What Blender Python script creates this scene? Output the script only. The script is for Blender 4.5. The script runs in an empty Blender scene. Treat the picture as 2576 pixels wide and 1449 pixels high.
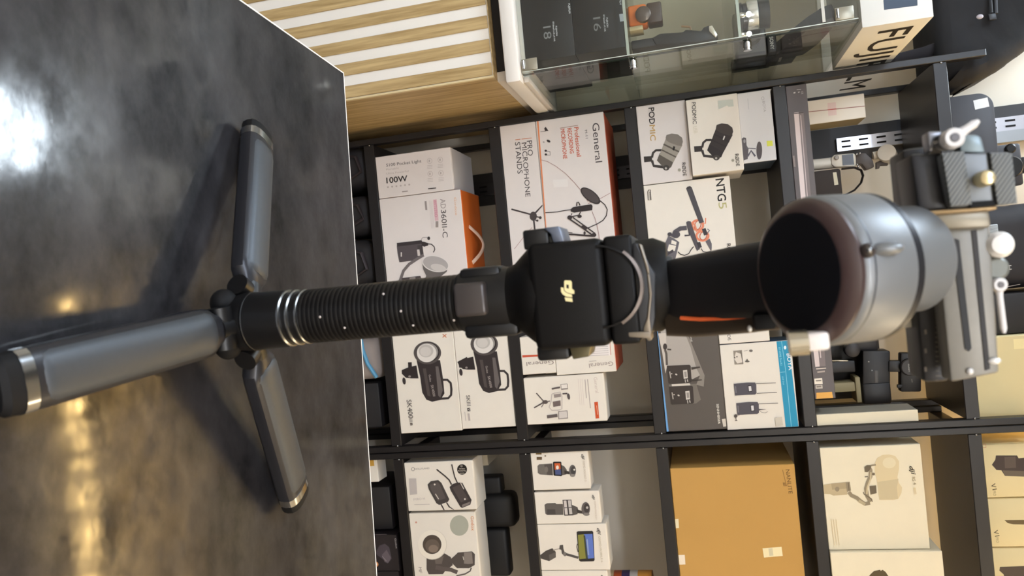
import bpy, bmesh, math, random
from mathutils import Vector, Matrix
random.seed(7)
rad = math.radians
SC = bpy.context.scene
COL = SC.collection

# ------------------------------------------------------------------ camera
FPX, ROLL, PITCH, CZ = 1935.0, rad(5.4), rad(13.3), 1.28
Fw = Vector((0, math.cos(PITCH), -math.sin(PITCH)))
Up = Vector((0, math.sin(PITCH), math.cos(PITCH)))
Rt = Vector((1, 0, 0))
AI = Up * math.cos(ROLL) + Rt * math.sin(ROLL)      # picture x: the phone was held on its side, so up in the room is right in the frame
AJ = Rt * math.cos(ROLL) - Up * math.sin(ROLL)      # picture y
CAM = Vector((0, 0, CZ))
cd = bpy.data.cameras.new('camera')
cam = bpy.data.objects.new('camera', cd); COL.objects.link(cam)
m = Matrix.Identity(4)
for r in range(3):
    m[r][0], m[r][1], m[r][2], m[r][3] = AI[r], -AJ[r], -Fw[r], CAM[r]
cam.matrix_world = m
cd.sensor_width = 36; cd.lens = 36 * FPX / 2576
cd.clip_start = 0.02
cd.dof.use_dof = True; cd.dof.focus_distance = 1.0; cd.dof.aperture_fstop = 15
SC.camera = cam

# ------------------------------------------------------------------ world and exposure
W = bpy.data.worlds.new('world'); SC.world = W; W.use_nodes = True
W.node_tree.nodes['Background'].inputs[0].default_value = (0.9, 0.95, 1, 1)
W.node_tree.nodes['Background'].inputs[1].default_value = 0.02
SC.view_settings.view_transform = 'Standard'; SC.view_settings.look = 'None'
SC.view_settings.exposure = 0.0; SC.view_settings.gamma = 1; SC.view_settings.use_curve_mapping = False

# strength of the ceiling lamps (built further down as fixture meshes)
FRONT_COOL = 30.0      # cool panel in front of the showcase
COOL_PANEL = 75.0      # cool panel above the left of the shelves
WARM_STRIP = 330.0     # warm LED strip above the shelves
FRONT_PANEL = 35.0      # ceiling panels on the shop side
RIGHT_WARM = 16.0       # warm panel on the right, and the added one by the table

def P(px, py, Y):
    "measured point: where the photo's line of sight meets the upright plane at distance Y"
    d = Fw + AI * ((px - 1288) / FPX) + AJ * ((py - 724.5) / FPX)
    return CAM + d * (Y / d.y)
def PX(px, py, X):
    d = Fw + AI * ((px - 1288) / FPX) + AJ * ((py - 724.5) / FPX)
    return CAM + d * (X / d.x)
def PZ(px, py, Z):
    d = Fw + AI * ((px - 1288) / FPX) + AJ * ((py - 724.5) / FPX)
    return CAM + d * ((Z - CZ) / d.z)

# ------------------------------------------------------------------ materials
def lin(c):
    r = []
    for v in c[:3]:
        v /= 255.0
        r.append(v / 12.92 if v <= 0.04045 else ((v + 0.055) / 1.055) ** 2.4)
    return (*r, 1)
MC = {}
def M(c, rough=0.5, metal=0.0, noise=0.0, nscale=60, bump=0.0, coat=0.0, spec=0.5, emit=0, name=None):
    if isinstance(c, (int, float)): c = (c, c, c)
    key = (tuple(c), rough, metal, noise, nscale, bump, coat, spec, emit)
    if key in MC: return MC[key]
    mt = bpy.data.materials.new(name or 'surface_%d_%d_%d' % tuple(int(v) for v in c)); mt.use_nodes = True
    nt = mt.node_tree; b = nt.nodes['Principled BSDF']
    b.inputs['Base Color'].default_value = lin(c); b.inputs['Roughness'].default_value = rough
    b.inputs['Metallic'].default_value = metal; b.inputs['Coat Weight'].default_value = coat
    b.inputs['Specular IOR Level'].default_value = spec
    if emit:
        b.inputs['Emission Color'].default_value = lin(c); b.inputs['Emission Strength'].default_value = emit
    if noise or bump:
        tc = nt.nodes.new('ShaderNodeTexCoord'); n = nt.nodes.new('ShaderNodeTexNoise')
        n.inputs['Scale'].default_value = nscale; n.inputs['Detail'].default_value = 5
        nt.links.new(tc.outputs['Object'], n.inputs['Vector'])
        if noise:
            mx = nt.nodes.new('ShaderNodeMix'); mx.data_type = 'RGBA'
            l = lin(c)
            mx.inputs['A'].default_value = tuple(v * (1 - noise) for v in l[:3]) + (1,)
            mx.inputs['B'].default_value = tuple(min(1, v * (1 + noise)) for v in l[:3]) + (1,)
            nt.links.new(n.outputs['Fac'], mx.inputs['Factor']); nt.links.new(mx.outputs['Result'], b.inputs['Base Color'])
        if bump:
            bp = nt.nodes.new('ShaderNodeBump'); bp.inputs['Strength'].default_value = bump; bp.inputs['Distance'].default_value = 0.002
            nt.links.new(n.outputs['Fac'], bp.inputs['Height']); nt.links.new(bp.outputs['Normal'], b.inputs['Normal'])
    MC[key] = mt
    return mt
def ink(c): return M(c, 0.55, spec=0.3)

def mat_table():
    mt = bpy.data.materials.new('dark_laminate'); mt.use_nodes = True; nt = mt.node_tree; b = nt.nodes['Principled BSDF']
    tc = nt.nodes.new('ShaderNodeTexCoord')
    mp = nt.nodes.new('ShaderNodeMapping'); mp.inputs['Scale'].default_value = (1.0, 1.5, 1); mp.inputs['Rotation'].default_value = (0, 0, 0.5)
    nt.links.new(tc.outputs['Object'], mp.inputs['Vector'])
    n = nt.nodes.new('ShaderNodeTexNoise'); n.inputs['Scale'].default_value = 11; n.inputs['Detail'].default_value = 10; n.inputs['Roughness'].default_value = 0.72
    nt.links.new(mp.outputs['Vector'], n.inputs['Vector'])
    cr = nt.nodes.new('ShaderNodeValToRGB'); cr.color_ramp.elements[0].position = 0.3; cr.color_ramp.elements[1].position = 0.72
    cr.color_ramp.elements[0].color = (0.002, 0.002, 0.003, 1); cr.color_ramp.elements[1].color = (0.040, 0.038, 0.041, 1)
    b.inputs['Specular IOR Level'].default_value = 0.10
    b.inputs['Coat Weight'].default_value = 0.45; b.inputs['Coat Roughness'].default_value = 0.035
    n2 = nt.nodes.new('ShaderNodeTexNoise'); n2.inputs['Scale'].default_value = 45; n2.inputs['Detail'].default_value = 6; n2.inputs['Roughness'].default_value = 0.7
    nt.links.new(mp.outputs['Vector'], n2.inputs['Vector'])
    r3 = nt.nodes.new('ShaderNodeMapRange'); r3.inputs['From Min'].default_value = 0.32; r3.inputs['From Max'].default_value = 0.62; r3.inputs['To Min'].default_value = 0.12; r3.inputs['To Max'].default_value = 0.6
    nt.links.new(n2.outputs['Fac'], r3.inputs['Value']); nt.links.new(r3.outputs['Result'], b.inputs['Coat Weight'])
    r4_ = nt.nodes.new('ShaderNodeMapRange'); r4_.inputs['From Min'].default_value = 0.35; r4_.inputs['From Max'].default_value = 0.65; r4_.inputs['To Min'].default_value = 0.03; r4_.inputs['To Max'].default_value = 0.15
    nt.links.new(n.outputs['Fac'], r4_.inputs['Value']); nt.links.new(r4_.outputs['Result'], b.inputs['Coat Roughness'])
    bp = nt.nodes.new('ShaderNodeBump'); bp.inputs['Strength'].default_value = 0.014; bp.inputs['Distance'].default_value = 0.001
    nt.links.new(n2.outputs['Fac'], bp.inputs['Height']); nt.links.new(bp.outputs['Normal'], b.inputs['Coat Normal'])
    nt.links.new(n.outputs['Fac'], cr.inputs['Fac']); nt.links.new(cr.outputs['Color'], b.inputs['Base Color'])
    r2 = nt.nodes.new('ShaderNodeMapRange'); r2.inputs['To Min'].default_value = 0.46; r2.inputs['To Max'].default_value = 0.30
    r2.inputs['From Min'].default_value = 0.3; r2.inputs['From Max'].default_value = 0.7
    nt.links.new(n.outputs['Fac'], r2.inputs['Value']); nt.links.new(r2.outputs['Result'], b.inputs['Roughness'])
    return mt
def mat_wood(c1, c2, name):
    mt = bpy.data.materials.new(name); mt.use_nodes = True; nt = mt.node_tree; b = nt.nodes['Principled BSDF']
    tc = nt.nodes.new('ShaderNodeTexCoord'); mp = nt.nodes.new('ShaderNodeMapping'); mp.inputs['Scale'].default_value = (40, 40, 2.2)
    nt.links.new(tc.outputs['Object'], mp.inputs['Vector'])
    n = nt.nodes.new('ShaderNodeTexNoise'); n.inputs['Scale'].default_value = 2.2; n.inputs['Detail'].default_value = 6; n.inputs['Roughness'].default_value = 0.6
    nt.links.new(mp.outputs['Vector'], n.inputs['Vector'])
    cr = nt.nodes.new('ShaderNodeValToRGB'); cr.color_ramp.elements[0].position = 0.3; cr.color_ramp.elements[1].position = 0.7
    cr.color_ramp.elements[0].color = lin(c1); cr.color_ramp.elements[1].color = lin(c2)
    nt.links.new(n.outputs['Fac'], cr.inputs['Fac']); nt.links.new(cr.outputs['Color'], b.inputs['Base Color'])
    b.inputs['Roughness'].default_value = 0.5
    return mt
def mat_glass(tint, name):
    mt = bpy.data.materials.new(name); mt.use_nodes = True; nt = mt.node_tree
    nt.nodes.remove(nt.nodes['Principled BSDF']); out = nt.nodes['Material Output']
    t = nt.nodes.new('ShaderNodeBsdfTransparent'); t.inputs[0].default_value = (*tint, 1)
    g = nt.nodes.new('ShaderNodeBsdfGlossy'); g.inputs['Roughness'].default_value = 0.02
    lw = nt.nodes.new('ShaderNodeLayerWeight'); lw.inputs[0].default_value = 0.5
    pw = nt.nodes.new('ShaderNodeMath'); pw.operation = 'POWER'; pw.inputs[1].default_value = 4
    f = nt.nodes.new('ShaderNodeMapRange'); f.inputs['To Min'].default_value = 0.04; f.inputs['To Max'].default_value = 0.4
    nt.links.new(lw.outputs['Facing'], pw.inputs[0]); nt.links.new(pw.outputs[0], f.inputs['Value'])
    mx = nt.nodes.new('ShaderNodeMixShader')
    nt.links.new(f.outputs[0], mx.inputs[0]); nt.links.new(t.outputs[0], mx.inputs[1]); nt.links.new(g.outputs[0], mx.inputs[2])
    nt.links.new(mx.outputs[0], out.inputs[0])
    return mt
def mat_carbon():
    mt = bpy.data.materials.new('ribbed_pad'); mt.use_nodes = True; nt = mt.node_tree; b = nt.nodes['Principled BSDF']
    tc = nt.nodes.new('ShaderNodeTexCoord'); mp = nt.nodes.new('ShaderNodeMapping'); mp.inputs['Rotation'].default_value = (0, rad(52), 0)
    nt.links.new(tc.outputs['Object'], mp.inputs['Vector'])
    w = nt.nodes.new('ShaderNodeTexWave'); w.inputs['Scale'].default_value = 210; w.bands_direction = 'X'
    nt.links.new(mp.outputs['Vector'], w.inputs['Vector'])
    cr = nt.nodes.new('ShaderNodeValToRGB'); cr.color_ramp.elements[0].color = lin((82, 85, 86)); cr.color_ramp.elements[1].color = lin((122, 124, 122))
    nt.links.new(w.outputs['Fac'], cr.inputs['Fac']); nt.links.new(cr.outputs['Color'], b.inputs['Base Color'])
    bp = nt.nodes.new('ShaderNodeBump'); bp.inputs['Strength'].default_value = 0.4; bp.inputs['Distance'].default_value = 0.0005
    nt.links.new(w.outputs['Fac'], bp.inputs['Height']); nt.links.new(bp.outputs['Normal'], b.inputs['Normal'])
    b.inputs['Roughness'].default_value = 0.6
    return mt
def emis(c, s, name):
    mt = bpy.data.materials.new(name); mt.use_nodes = True; nt = mt.node_tree
    nt.nodes.remove(nt.nodes['Principled BSDF'])
    e = nt.nodes.new('ShaderNodeEmission'); e.inputs[0].default_value = (*c, 1); e.inputs[1].default_value = s
    nt.links.new(e.outputs[0], nt.nodes['Material Output'].inputs[0])
    return mt

BLACK = M((10, 9, 10), 0.4, spec=.4)            # smooth black plastic
BLACK2 = M((24, 22, 22), 0.55, bump=0.15, nscale=900)
RUB = M((9, 8, 9), 0.7, spec=.25)
RACKM = M((25, 22, 23), 0.38, noise=0.12, nscale=8)
STEEL = M((150, 150, 150), 0.25, 1.0)
CHROME = M((205, 205, 205), 0.12, 1.0)
SILV = M((215, 212, 208), 0.35, 0.3)
WHITEP = M((226, 220, 216), 0.55, noise=0.03, nscale=30)
PAPER = WHITEP
FABRIC = M((26, 26, 30), 0.85, noise=0.25, nscale=25, bump=0.6)
WALLM = M((216, 207, 192), 0.8, noise=0.04, nscale=12, bump=0.1)

# ------------------------------------------------------------------ mesh builder
ORG = {}
def tag(o, label=None, cat=None, group=None, kind=None):
    for k, v in (('label', label), ('category', cat), ('group', group), ('kind', kind)):
        if v: o[k] = v
    return o
def thing(name, label, cat, loc, group=None):
    o = bpy.data.objects.new(name, None); COL.objects.link(o); o.location = loc; o.empty_display_size = 0.05
    ORG[o.name] = Vector(loc)
    return tag(o, label, cat, group)

class MB:
    def __init__(s): s.bm = bmesh.new(); s.mats = []
    def mi(s, mt):
        if mt not in s.mats: s.mats.append(mt)
        return s.mats.index(mt)
    def face(s, vs, i, smooth=True):
        try: f = s.bm.faces.new(vs)
        except ValueError: return
        f.material_index = i; f.smooth = smooth; return f
    def poly(s, mt, pts, flip=False):
        if flip: pts = pts[::-1]
        s.face([s.bm.verts.new(p) for p in pts], s.mi(mt), False); return s
    def box(s, mt, lo, hi, r=0.0, seg=2, T=None):
        lo, hi = Vector(lo), Vector(hi)
        a = Vector((min(lo.x, hi.x), min(lo.y, hi.y), min(lo.z, hi.z))); b = Vector((max(lo.x, hi.x), max(lo.y, hi.y), max(lo.z, hi.z)))
        t = bmesh.new(); bmesh.ops.create_cube(t, size=1)
        for v in t.verts: v.co = Vector(((v.co.x + .5) * (b.x - a.x) + a.x, (v.co.y + .5) * (b.y - a.y) + a.y, (v.co.z + .5) * (b.z - a.z) + a.z))
        if r > 0:
            r = min(r, 0.49 * min(b.x - a.x, b.y - a.y, b.z - a.z))
            bmesh.ops.bevel(t, geom=t.edges[:], offset=r, segments=seg, profile=0.5, affect='EDGES')
        s.merge(t, mt, T); return s
    def merge(s, t, mt, T=None):
        i = s.mi(mt); mp = {}
        for v in t.verts: mp[v] = s.bm.verts.new(T @ v.co if T else v.co)
        for f in t.faces: s.face([mp[v] for v in f.verts], i)
        t.free()
    def lathe(s, mt, p, axis, prof, n=32, ang=None, ref=None, sx=1.0, sy=1.0):
        "prof: (height along axis, radius); ang: (start, end) for a partial turn"
        p = Vector(p); ax = Vector(axis).normalized()
        ref = Vector(ref) if ref else (Vector((0, 0, 1)) if abs(ax.z) < 0.9 else Vector((1, 0, 0)))
        u = (ref - ax * ref.dot(ax)).normalized(); v = ax.cross(u); i = s.mi(mt)
        full = ang is None; a0, a1 = (0, 2 * math.pi) if full else ang
        rings = []
        for h, r in prof:
            k = n if full else n + 1
            rings.append([s.bm.verts.new(p + ax * h + (u * math.cos(a0 + (a1 - a0) * j / n) * sx + v * math.sin(a0 + (a1 - a0) * j / n) * sy) * max(r, 1e-6)) for j in range(k)])
        for a, b in zip(rings, rings[1:]):
            k = len(a)
            for j in range(k if full else k - 1):
                s.face([a[j], a[(j + 1) % k], b[(j + 1) % k], b[j]], i)
        if full:
            s.face(rings[0][::-1], i); s.face(rings[-1], i)
        else:
            s.face([r[0] for r in rings][::-1], i); s.face([r[-1] for r in rings], i)
        return s
    def cyl(s, mt, p0, p1, r0, r1=None, n=24):
        p0, p1 = Vector(p0), Vector(p1); L = (p1 - p0).length
        return s.lathe(mt, p0, p1 - p0, [(0, r0), (L, r0 if r1 is None else r1)], n)
    def ball(s, mt, c, r, n=16, T=None):
        if not hasattr(r, '__len__'): r = (r, r, r)
        t = bmesh.new(); bmesh.ops.create_uvsphere(t, u_segments=n * 2, v_segments=n, radius=1)
        for v in t.verts:
            q = Vector((v.co.x * r[0], v.co.y * r[1], v.co.z * r[2])); v.co = (T @ q if T else q) + Vector(c)
        s.merge(t, mt); return s
    def tube(s, mt, pts, r, n=10, flat=None):
        pts = [Vector(q) for q in pts]; i = s.mi(mt); rings = []
        rs = r if hasattr(r, '__len__') else [r] * len(pts)
        prev = None
        for k, q in enumerate(pts):
            d = (pts[min(k + 1, len(pts) - 1)] - pts[max(k - 1, 0)]).normalized()
            ref = prev or (Vector((0, 0, 1)) if abs(d.z) < 0.9 else Vector((1, 0, 0)))
            u = (ref - d * ref.dot(d)).normalized(); v = d.cross(u); prev = u
            fx, fy = flat or (1, 1)
            rings.append([s.bm.verts.new(q + (u * math.cos(2 * math.pi * j / n) * fx + v * math.sin(2 * math.pi * j / n) * fy) * rs[k]) for j in range(n)])
        for a, b in zip(rings, rings[1:]):
            for j in range(n): s.face([a[j], a[(j + 1) % n], b[(j + 1) % n], b[j]], i)
        s.face(rings[0][::-1], i); s.face(rings[-1], i)
        return s
    def prism(s, mt, pts, vec, r=0.0):
        t = bmesh.new(); vec = Vector(vec); pts = [Vector(q) for q in pts]; n = len(pts)
        a = [t.verts.new(q) for q in pts]; b = [t.verts.new(q + vec) for q in pts]
        t.faces.new(a[::-1]); t.faces.new(b)
        for j in range(n): t.faces.new([a[j], a[(j + 1) % n], b[(j + 1) % n], b[j]])
        bmesh.ops.recalc_face_normals(t, faces=t.faces[:])
        if r: bmesh.ops.bevel(t, geom=t.edges[:], offset=r, segments=2, profile=0.5, affect='EDGES')
        s.merge(t, mt); return s
    def build(s, name, parent=None, loc=None, label=None, cat=None, group=None, kind=None, smooth=30):
        org = ORG[parent.name] if parent else Vector(loc if loc is not None else (0, 0, 0))
        me = bpy.data.meshes.new(name)
        bmesh.ops.recalc_face_normals(s.bm, faces=s.bm.faces[:]) if not getattr(s, 'flat', False) else None
        s.bm.to_mesh(me); s.bm.free()
        me.transform(Matrix.Translation(-org))
        for mt in s.mats: me.materials.append(mt)
        me.set_sharp_from_angle(angle=rad(smooth))
        o = bpy.data.objects.new(name, me); COL.objects.link(o)
        if parent: o.parent = parent
        else: o.location = org
        ORG[o.name] = org
        return tag(o, label, cat, group, kind)

# ------------------------------------------------------------------ printed artwork on flat faces
class Art:
    "shapes and lettering printed on one flat face; measured on the photo, stored on the face's plane"
    def __init__(s, at, normal, z=(0, 0, 1), clip=None):
        s.clip = clip
        s.at, s.n, (s.ox, s.oy, s.k) = at, Vector(normal), z
        s.pic = MB(); s.let = MB(); s.pic.flat = s.let.flat = True; s.lay = 0
        s.up0 = Vector((0, 0, 1)) if abs(s.n.z) < 0.9 else Vector((0, 1, 0))
        s.rt0 = s.up0.cross(s.n)
    def q(s, p):
        v = s.at(p[0] / s.k + s.ox, p[1] / s.k + s.oy)
        if s.clip:
            x0, x1, z0, z1 = s.clip; v.x = min(max(v.x, x0), x1); v.z = min(max(v.z, z0), z1)
        return v
    def _off(s): s.lay += 1; return s.n * (0.0003 + 0.00006 * s.lay)
    def _face(s, mb, c, pts):
        a = Vector()
        for i in range(len(pts)): a += pts[i].cross(pts[(i + 1) % len(pts)])
        mb.poly(ink(c), pts, a.dot(s.n) < 0)
    def P(s, c, pts):
        o = s._off(); s._face(s.pic, c, [s.q(p) + o for p in pts]); return s
    def R(s, c, x0, y0, x1, y1): return s.P(c, [(x0, y0), (x1, y0), (x1, y1), (x0, y1)])
    def E(s, c, cx, cy, rx, ry=None, ang=0, n=28):
        ry = ry or rx; a = rad(ang)
        return s.P(c, [(cx + rx * math.cos(t) * math.cos(a) - ry * math.sin(t) * math.sin(a), cy + rx * math.cos(t) * math.sin(a) + ry * math.sin(t) * math.cos(a)) for t in [2 * math.pi * j / n for j in range(n)]])
    def O(s, c, cx, cy, rx, ry, w, ang=0, n=28):
        a = rad(ang)
        return s.L(c, [(cx + rx * math.cos(t) * math.cos(a) - ry * math.sin(t) * math.sin(a), cy + rx * math.cos(t) * math.sin(a) + ry * math.sin(t) * math.cos(a)) for t in [2 * math.pi * j / n for j in range(n + 1)]], w)
    def L(s, c, pts, w):
        o = s._off(); L_, R_ = [], []
        for i, p in enumerate(pts):
            a, b = pts[max(i - 1, 0)], pts[min(i + 1, len(pts) - 1)]
            dx, dy = b[0] - a[0], b[1] - a[1]; l = math.hypot(dx, dy) or 1
            L_.append((p[0] - dy / l * w / 2, p[1] + dx / l * w / 2)); R_.append((p[0] + dy / l * w / 2, p[1] - dx / l * w / 2))
        for i in range(len(pts) - 1):
            s._face(s.pic, c, [s.q(t) + o for t in (L_[i], L_[i + 1], R_[i + 1], R_[i])])
        return s
    def T(s, c, text, p0, p1, h=None, top=None, shear=0.0, bold=0.0):
        o = s._off()
        dx, dy = p1[0] - p0[0], p1[1] - p0[1]; l = math.hypot(dx, dy)
        tp = top or (p0[0] + dy / l * h, p0[1] - dx / l * h)
        A, B, Tq = s.q(p0), s.q(p1), s.q(tp)
        e = (B - A); Lw = e.length; e.normalize()
        up = s.n.cross(e); H = (Tq - A).dot(up)
        if H < 0: up = -up; H = -H
        cu = bpy.data.curves.new('t', 'FONT'); cu.body = text; cu.size = 1; cu.shear = shear; cu.resolution_u = 3
        ob = bpy.data.objects.new('t', cu); COL.objects.link(ob)
        dg = bpy.context.evaluated_depsgraph_get(); me = bpy.data.meshes.new_from_object(ob.evaluated_get(dg))
        if len(me.vertices):
            xs = [v.co.x for v in me.vertices]; x0, x1 = min(xs), max(xs); kx = Lw / (x1 - x0); ky = H / 0.71
            i = s.let.mi(ink(c))
            fl = e.cross(up).dot(s.n) < 0
            for bx, by in (((-bold, 0), (bold, 0), (0, bold), (0, -bold)) if bold > 0 else ((0, 0),)):
                o2 = o + s.n * 2e-6 * (bx + by * 2) / max(bold, 1e-3)
                vs = [s.let.bm.verts.new(A + o2 + e * ((v.co.x - x0) * kx + bx * ky) + up * (v.co.y * ky + by * ky)) for v in me.vertices]
                for f in me.polygons:
                    vv = [vs[k] for k in f.vertices]
                    nn = f.normal.z < 0
                    s.let.face(vv[::-1] if (fl != nn) else vv, i, False)
        bpy.data.objects.remove(ob); bpy.data.curves.remove(cu); bpy.data.meshes.remove(me)
        return s
    def done(s, parent, pic='printed_picture', let='lettering'):
        if s.pic.bm.faces: s.pic.build(pic, parent)
        if s.let.bm.faces: s.let.build(let, parent)

class Carton:
    def __init__(s, name, label, quad, Y, depth, col=PAPER, side=None, top=None, z0=None, z1=None, x0=None, x1=None, group=None, r=0.0012, zoom=(0, 0, 1), cat='box'):
        ox, oy, k = zoom
        bl, tl, br, tr = [P(a / k + ox, b / k + oy, Y) for a, b in quad]
        s.x0 = x0 if x0 is not None else (bl.x + tl.x) / 2; s.x1 = x1 if x1 is not None else (br.x + tr.x) / 2
        s.z0 = z0 if z0 is not None else (bl.z + br.z) / 2; s.z1 = z1 if z1 is not None else (tl.z + tr.z) / 2
        if s.x0 < -.40: s.x0 = max(s.x0, -.4333)              # keep clear of the posts
        if .37 < s.x1 < .45: s.x1 = min(s.x1, .4088)
        if .41 < s.x0 < .47: s.x0 = max(s.x0, .4442)
        top_ = [z for z in ZB if z > s.z0 + .05]
        if top_: s.z1 = min(s.z1, top_[0] - .0325)
        s.Y, s.d = Y, depth
        b = MB(); b.box(col, (s.x0, Y, s.z0), (s.x1, Y + depth, s.z1), r, 1)
        if side or top:
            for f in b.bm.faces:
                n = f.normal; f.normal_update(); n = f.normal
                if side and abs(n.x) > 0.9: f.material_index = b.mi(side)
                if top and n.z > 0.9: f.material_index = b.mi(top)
        # closing seam of the lid flap on the right-hand end and the front bottom edge
        s.o = b.build(name, None, ((s.x0 + s.x1) / 2, Y + depth / 2, s.z0), label, cat, group)
        f = MB(); h = (s.z1 - s.z0); w = s.x1 - s.x0
        f.box(top or col, (s.x0 + .004, Y + .006, s.z1 - .0004), (s.x1 - .004, Y + depth - .004, s.z1 + .0006))
        f.build('lid_flap', s.o)
    def art(s, zoom=(0, 0, 1)): return Art(lambda a, b: P(a, b, s.Y), (0, -1, 0), zoom, (s.x0 + .0008, s.x1 - .0008, s.z0 + .0008, s.z1 - .0008))

# ================================================================== room
def slab(name, mt, lo, hi): return MB().box(mt, lo, hi).build(name, kind='structure')
XL, XR, YB, YW, HC = -2.6, 2.4, -2.2, 2.36, 2.75
slab('floor', M((92, 88, 84), 0.35, noise=0.1, nscale=5), (XL, YB, -0.1), (XR, YW + .1, 0))
slab('ceiling', M((215, 212, 206), 0.9), (XL, YB, HC), (XR, YW + .1, HC + .1))
slab('wall_back', WALLM, (XL, YW, 0), (XR, YW + .1, HC))
slab('wall_left', WALLM, (XL - .1, YB, 0), (XL, YW + .1, HC))
slab('wall_right', WALLM, (XR, YB, 0), (XR + .1, YW + .1, HC))
slab('wall_front', WALLM, (XL, YB - .1, 0), (XR, YB, HC))

# ------------------------------------------------------------------ lamps of the shop, with one added fill panel
def panel(x0, x1, y0, y1, col, s, label, group=None):
    t = thing('ceiling_light', label, 'ceiling light', ((x0 + x1) / 2, (y0 + y1) / 2, HC), group)
    for a, b in (((x0 - .02, y0 - .02), (x1 + .02, y0)), ((x0 - .02, y1), (x1 + .02, y1 + .02)), ((x0 - .02, y0), (x0, y1)), ((x1, y0), (x1 + .02, y1))):
        MB().box(SILV, (*a, HC - .03), (*b, HC - .0005)).build('frame_bar', t)
    MB().box(emis(col, s, 'lamp_glow'), (x0, y0, HC - .022), (x1, y1, HC - .012)).build('diffuser', t)
t = thing('ceiling_light', 'cool white round ceiling lamp above the showcase', 'ceiling light', (-.665, 2.06, HC))
MB().lathe(SILV, (-.665, 2.06, HC - .0005), (0, 0, -1), [(0, .150), (.018, .150), (.024, .146)], 48).build('rim', t)
MB().lathe(emis((.78, .9, 1), COOL_PANEL, 'lamp_glow'), (-.665, 2.06, HC - .0246), (0, 0, -1), [(0, .140), (.012, .128), (.022, .095), (.028, .05), (.030, .001)], 48).build('opal_dome', t)
panel(-1.5, -.9, .4, 1.0, (.76, .9, 1.05), FRONT_COOL, 'cool white ceiling panel in front of the showcase')
panel(-1.4, -.4, -2.0, -1.4, (.82, .94, 1.14), FRONT_PANEL, 'neutral ceiling panel over the shop floor, left one')
panel(.3, 1.3, -2.0, -1.4, (.97, .97, .98), FRONT_PANEL, 'warm ceiling panel over the shop floor behind the table')
panel(1.5, 2.1, 1.3, 1.9, (1, .78, .48), RIGHT_WARM, 'warm ceiling panel to the right of the shelves')
panel(1.5, 2.1, -.2, .4, (1, .78, .48), RIGHT_WARM, 'warm ceiling panel added as fill light to the right of the table')  # unseen extra panel, added to warm the right side of the gimbal motor
t = thing('strip_light', 'warm LED strip light along the ceiling above the shelves', 'strip light', (.5, 2.22, 2.72))
MB().box(SILV, (-.12, 2.2, 2.715), (1.25, 2.24, HC - .0005), .004).build('housing', t)
wm = emis((1, .66, .24), WARM_STRIP, 'warm_glow'); random.seed(3)
x = -.1
while x < 1.22:
    w = random.uniform(.012, .05); MB().box(wm, (x, 2.212, 2.709), (x + w, 2.226, 2.7155)).build('light_diode', t); x += w + random.uniform(.012, .05)

# ================================================================== table in the foreground
TA = rad(-3.8); TO = Vector((-.236, .735, 0))
def tp(a, b, z): # a along the far edge, b towards the camera
    return Vector((TO.x + a * math.cos(TA) + b * math.sin(TA), TO.y + a * math.sin(TA) - b * math.cos(TA), z))
t = thing('display_table', 'dark grey laminate table with a thin pale edge highlight strip, carrying the gimbal', 'table', (*tp(.7, .35, 0).xy, 0))
def tq(mb, mt, a0, a1, b0, b1, z0, z1, r=0):
    mb.prism(mt, [tp(a0, b0, z0), tp(a1, b0, z0), tp(a1, b1, z0), tp(a0, b1, z0)], (0, 0, z1 - z0), r); return mb
tq(MB(), mat_table(), 0, 1.5, 0, .78, .912, .95).build('tabletop', t)
EDGE_GLINT = M((225, 222, 218), 0.3)  # pale strip that paints the highlight along the table's rounded edge
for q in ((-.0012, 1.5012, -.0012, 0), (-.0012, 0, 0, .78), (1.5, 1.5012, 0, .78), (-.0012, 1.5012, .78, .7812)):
    tq(MB(), EDGE_GLINT, *q, .912, .9503).build('edge_highlight', t)
for a, bb in ((.04, .05), (1.42, .05), (.04, .69), (1.42, .69)):
    tq(MB(), BLACK2, a, a + .05, bb, bb + .05, 0, .912).build('leg', t)

# ================================================================== racks
def rack(x0, x1, label, zs):
    t = thing('shelving_rack', label, 'shelf rack', ((x0 + x1) / 2, 2.15, 0), 'black shelf racks along the back wall')
    PWD = .0162
    for x in (x0, x1 - PWD):
        for y in (1.998, 2.29):
            H = 1.985 if x < -.2 and y < 2.2 else (1.9 if y > 2.2 else 2.02)
            MB().box(RACKM, (x, y, 0), (x + PWD, y + .03, H), .0015, 1).build('post', t)
    for z in zs:
        MB().box(RACKM, (x0 + PWD + .0005, 2.0, z - .03), (x1 - PWD - .0005, 2.318, z), .0015, 1).build('shelf_board', t)
        for x in (x0 + PWD + .002, x1 - PWD - .002):
            MB().ball(STEEL, (x, 2.0, z - .012), .003, 6).build('shelf_pin', t)
    return t
ZB = [.085, .451, .813, 1.1755, 1.5405, 1.901]
rack(-.450, .4255, 'black metal shelf rack beside the wooden counter, left of the paired posts', ZB)
rack(.4275, 1.31, 'black metal shelf rack right of the paired posts, holding the cardboard carton', ZB)

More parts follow.
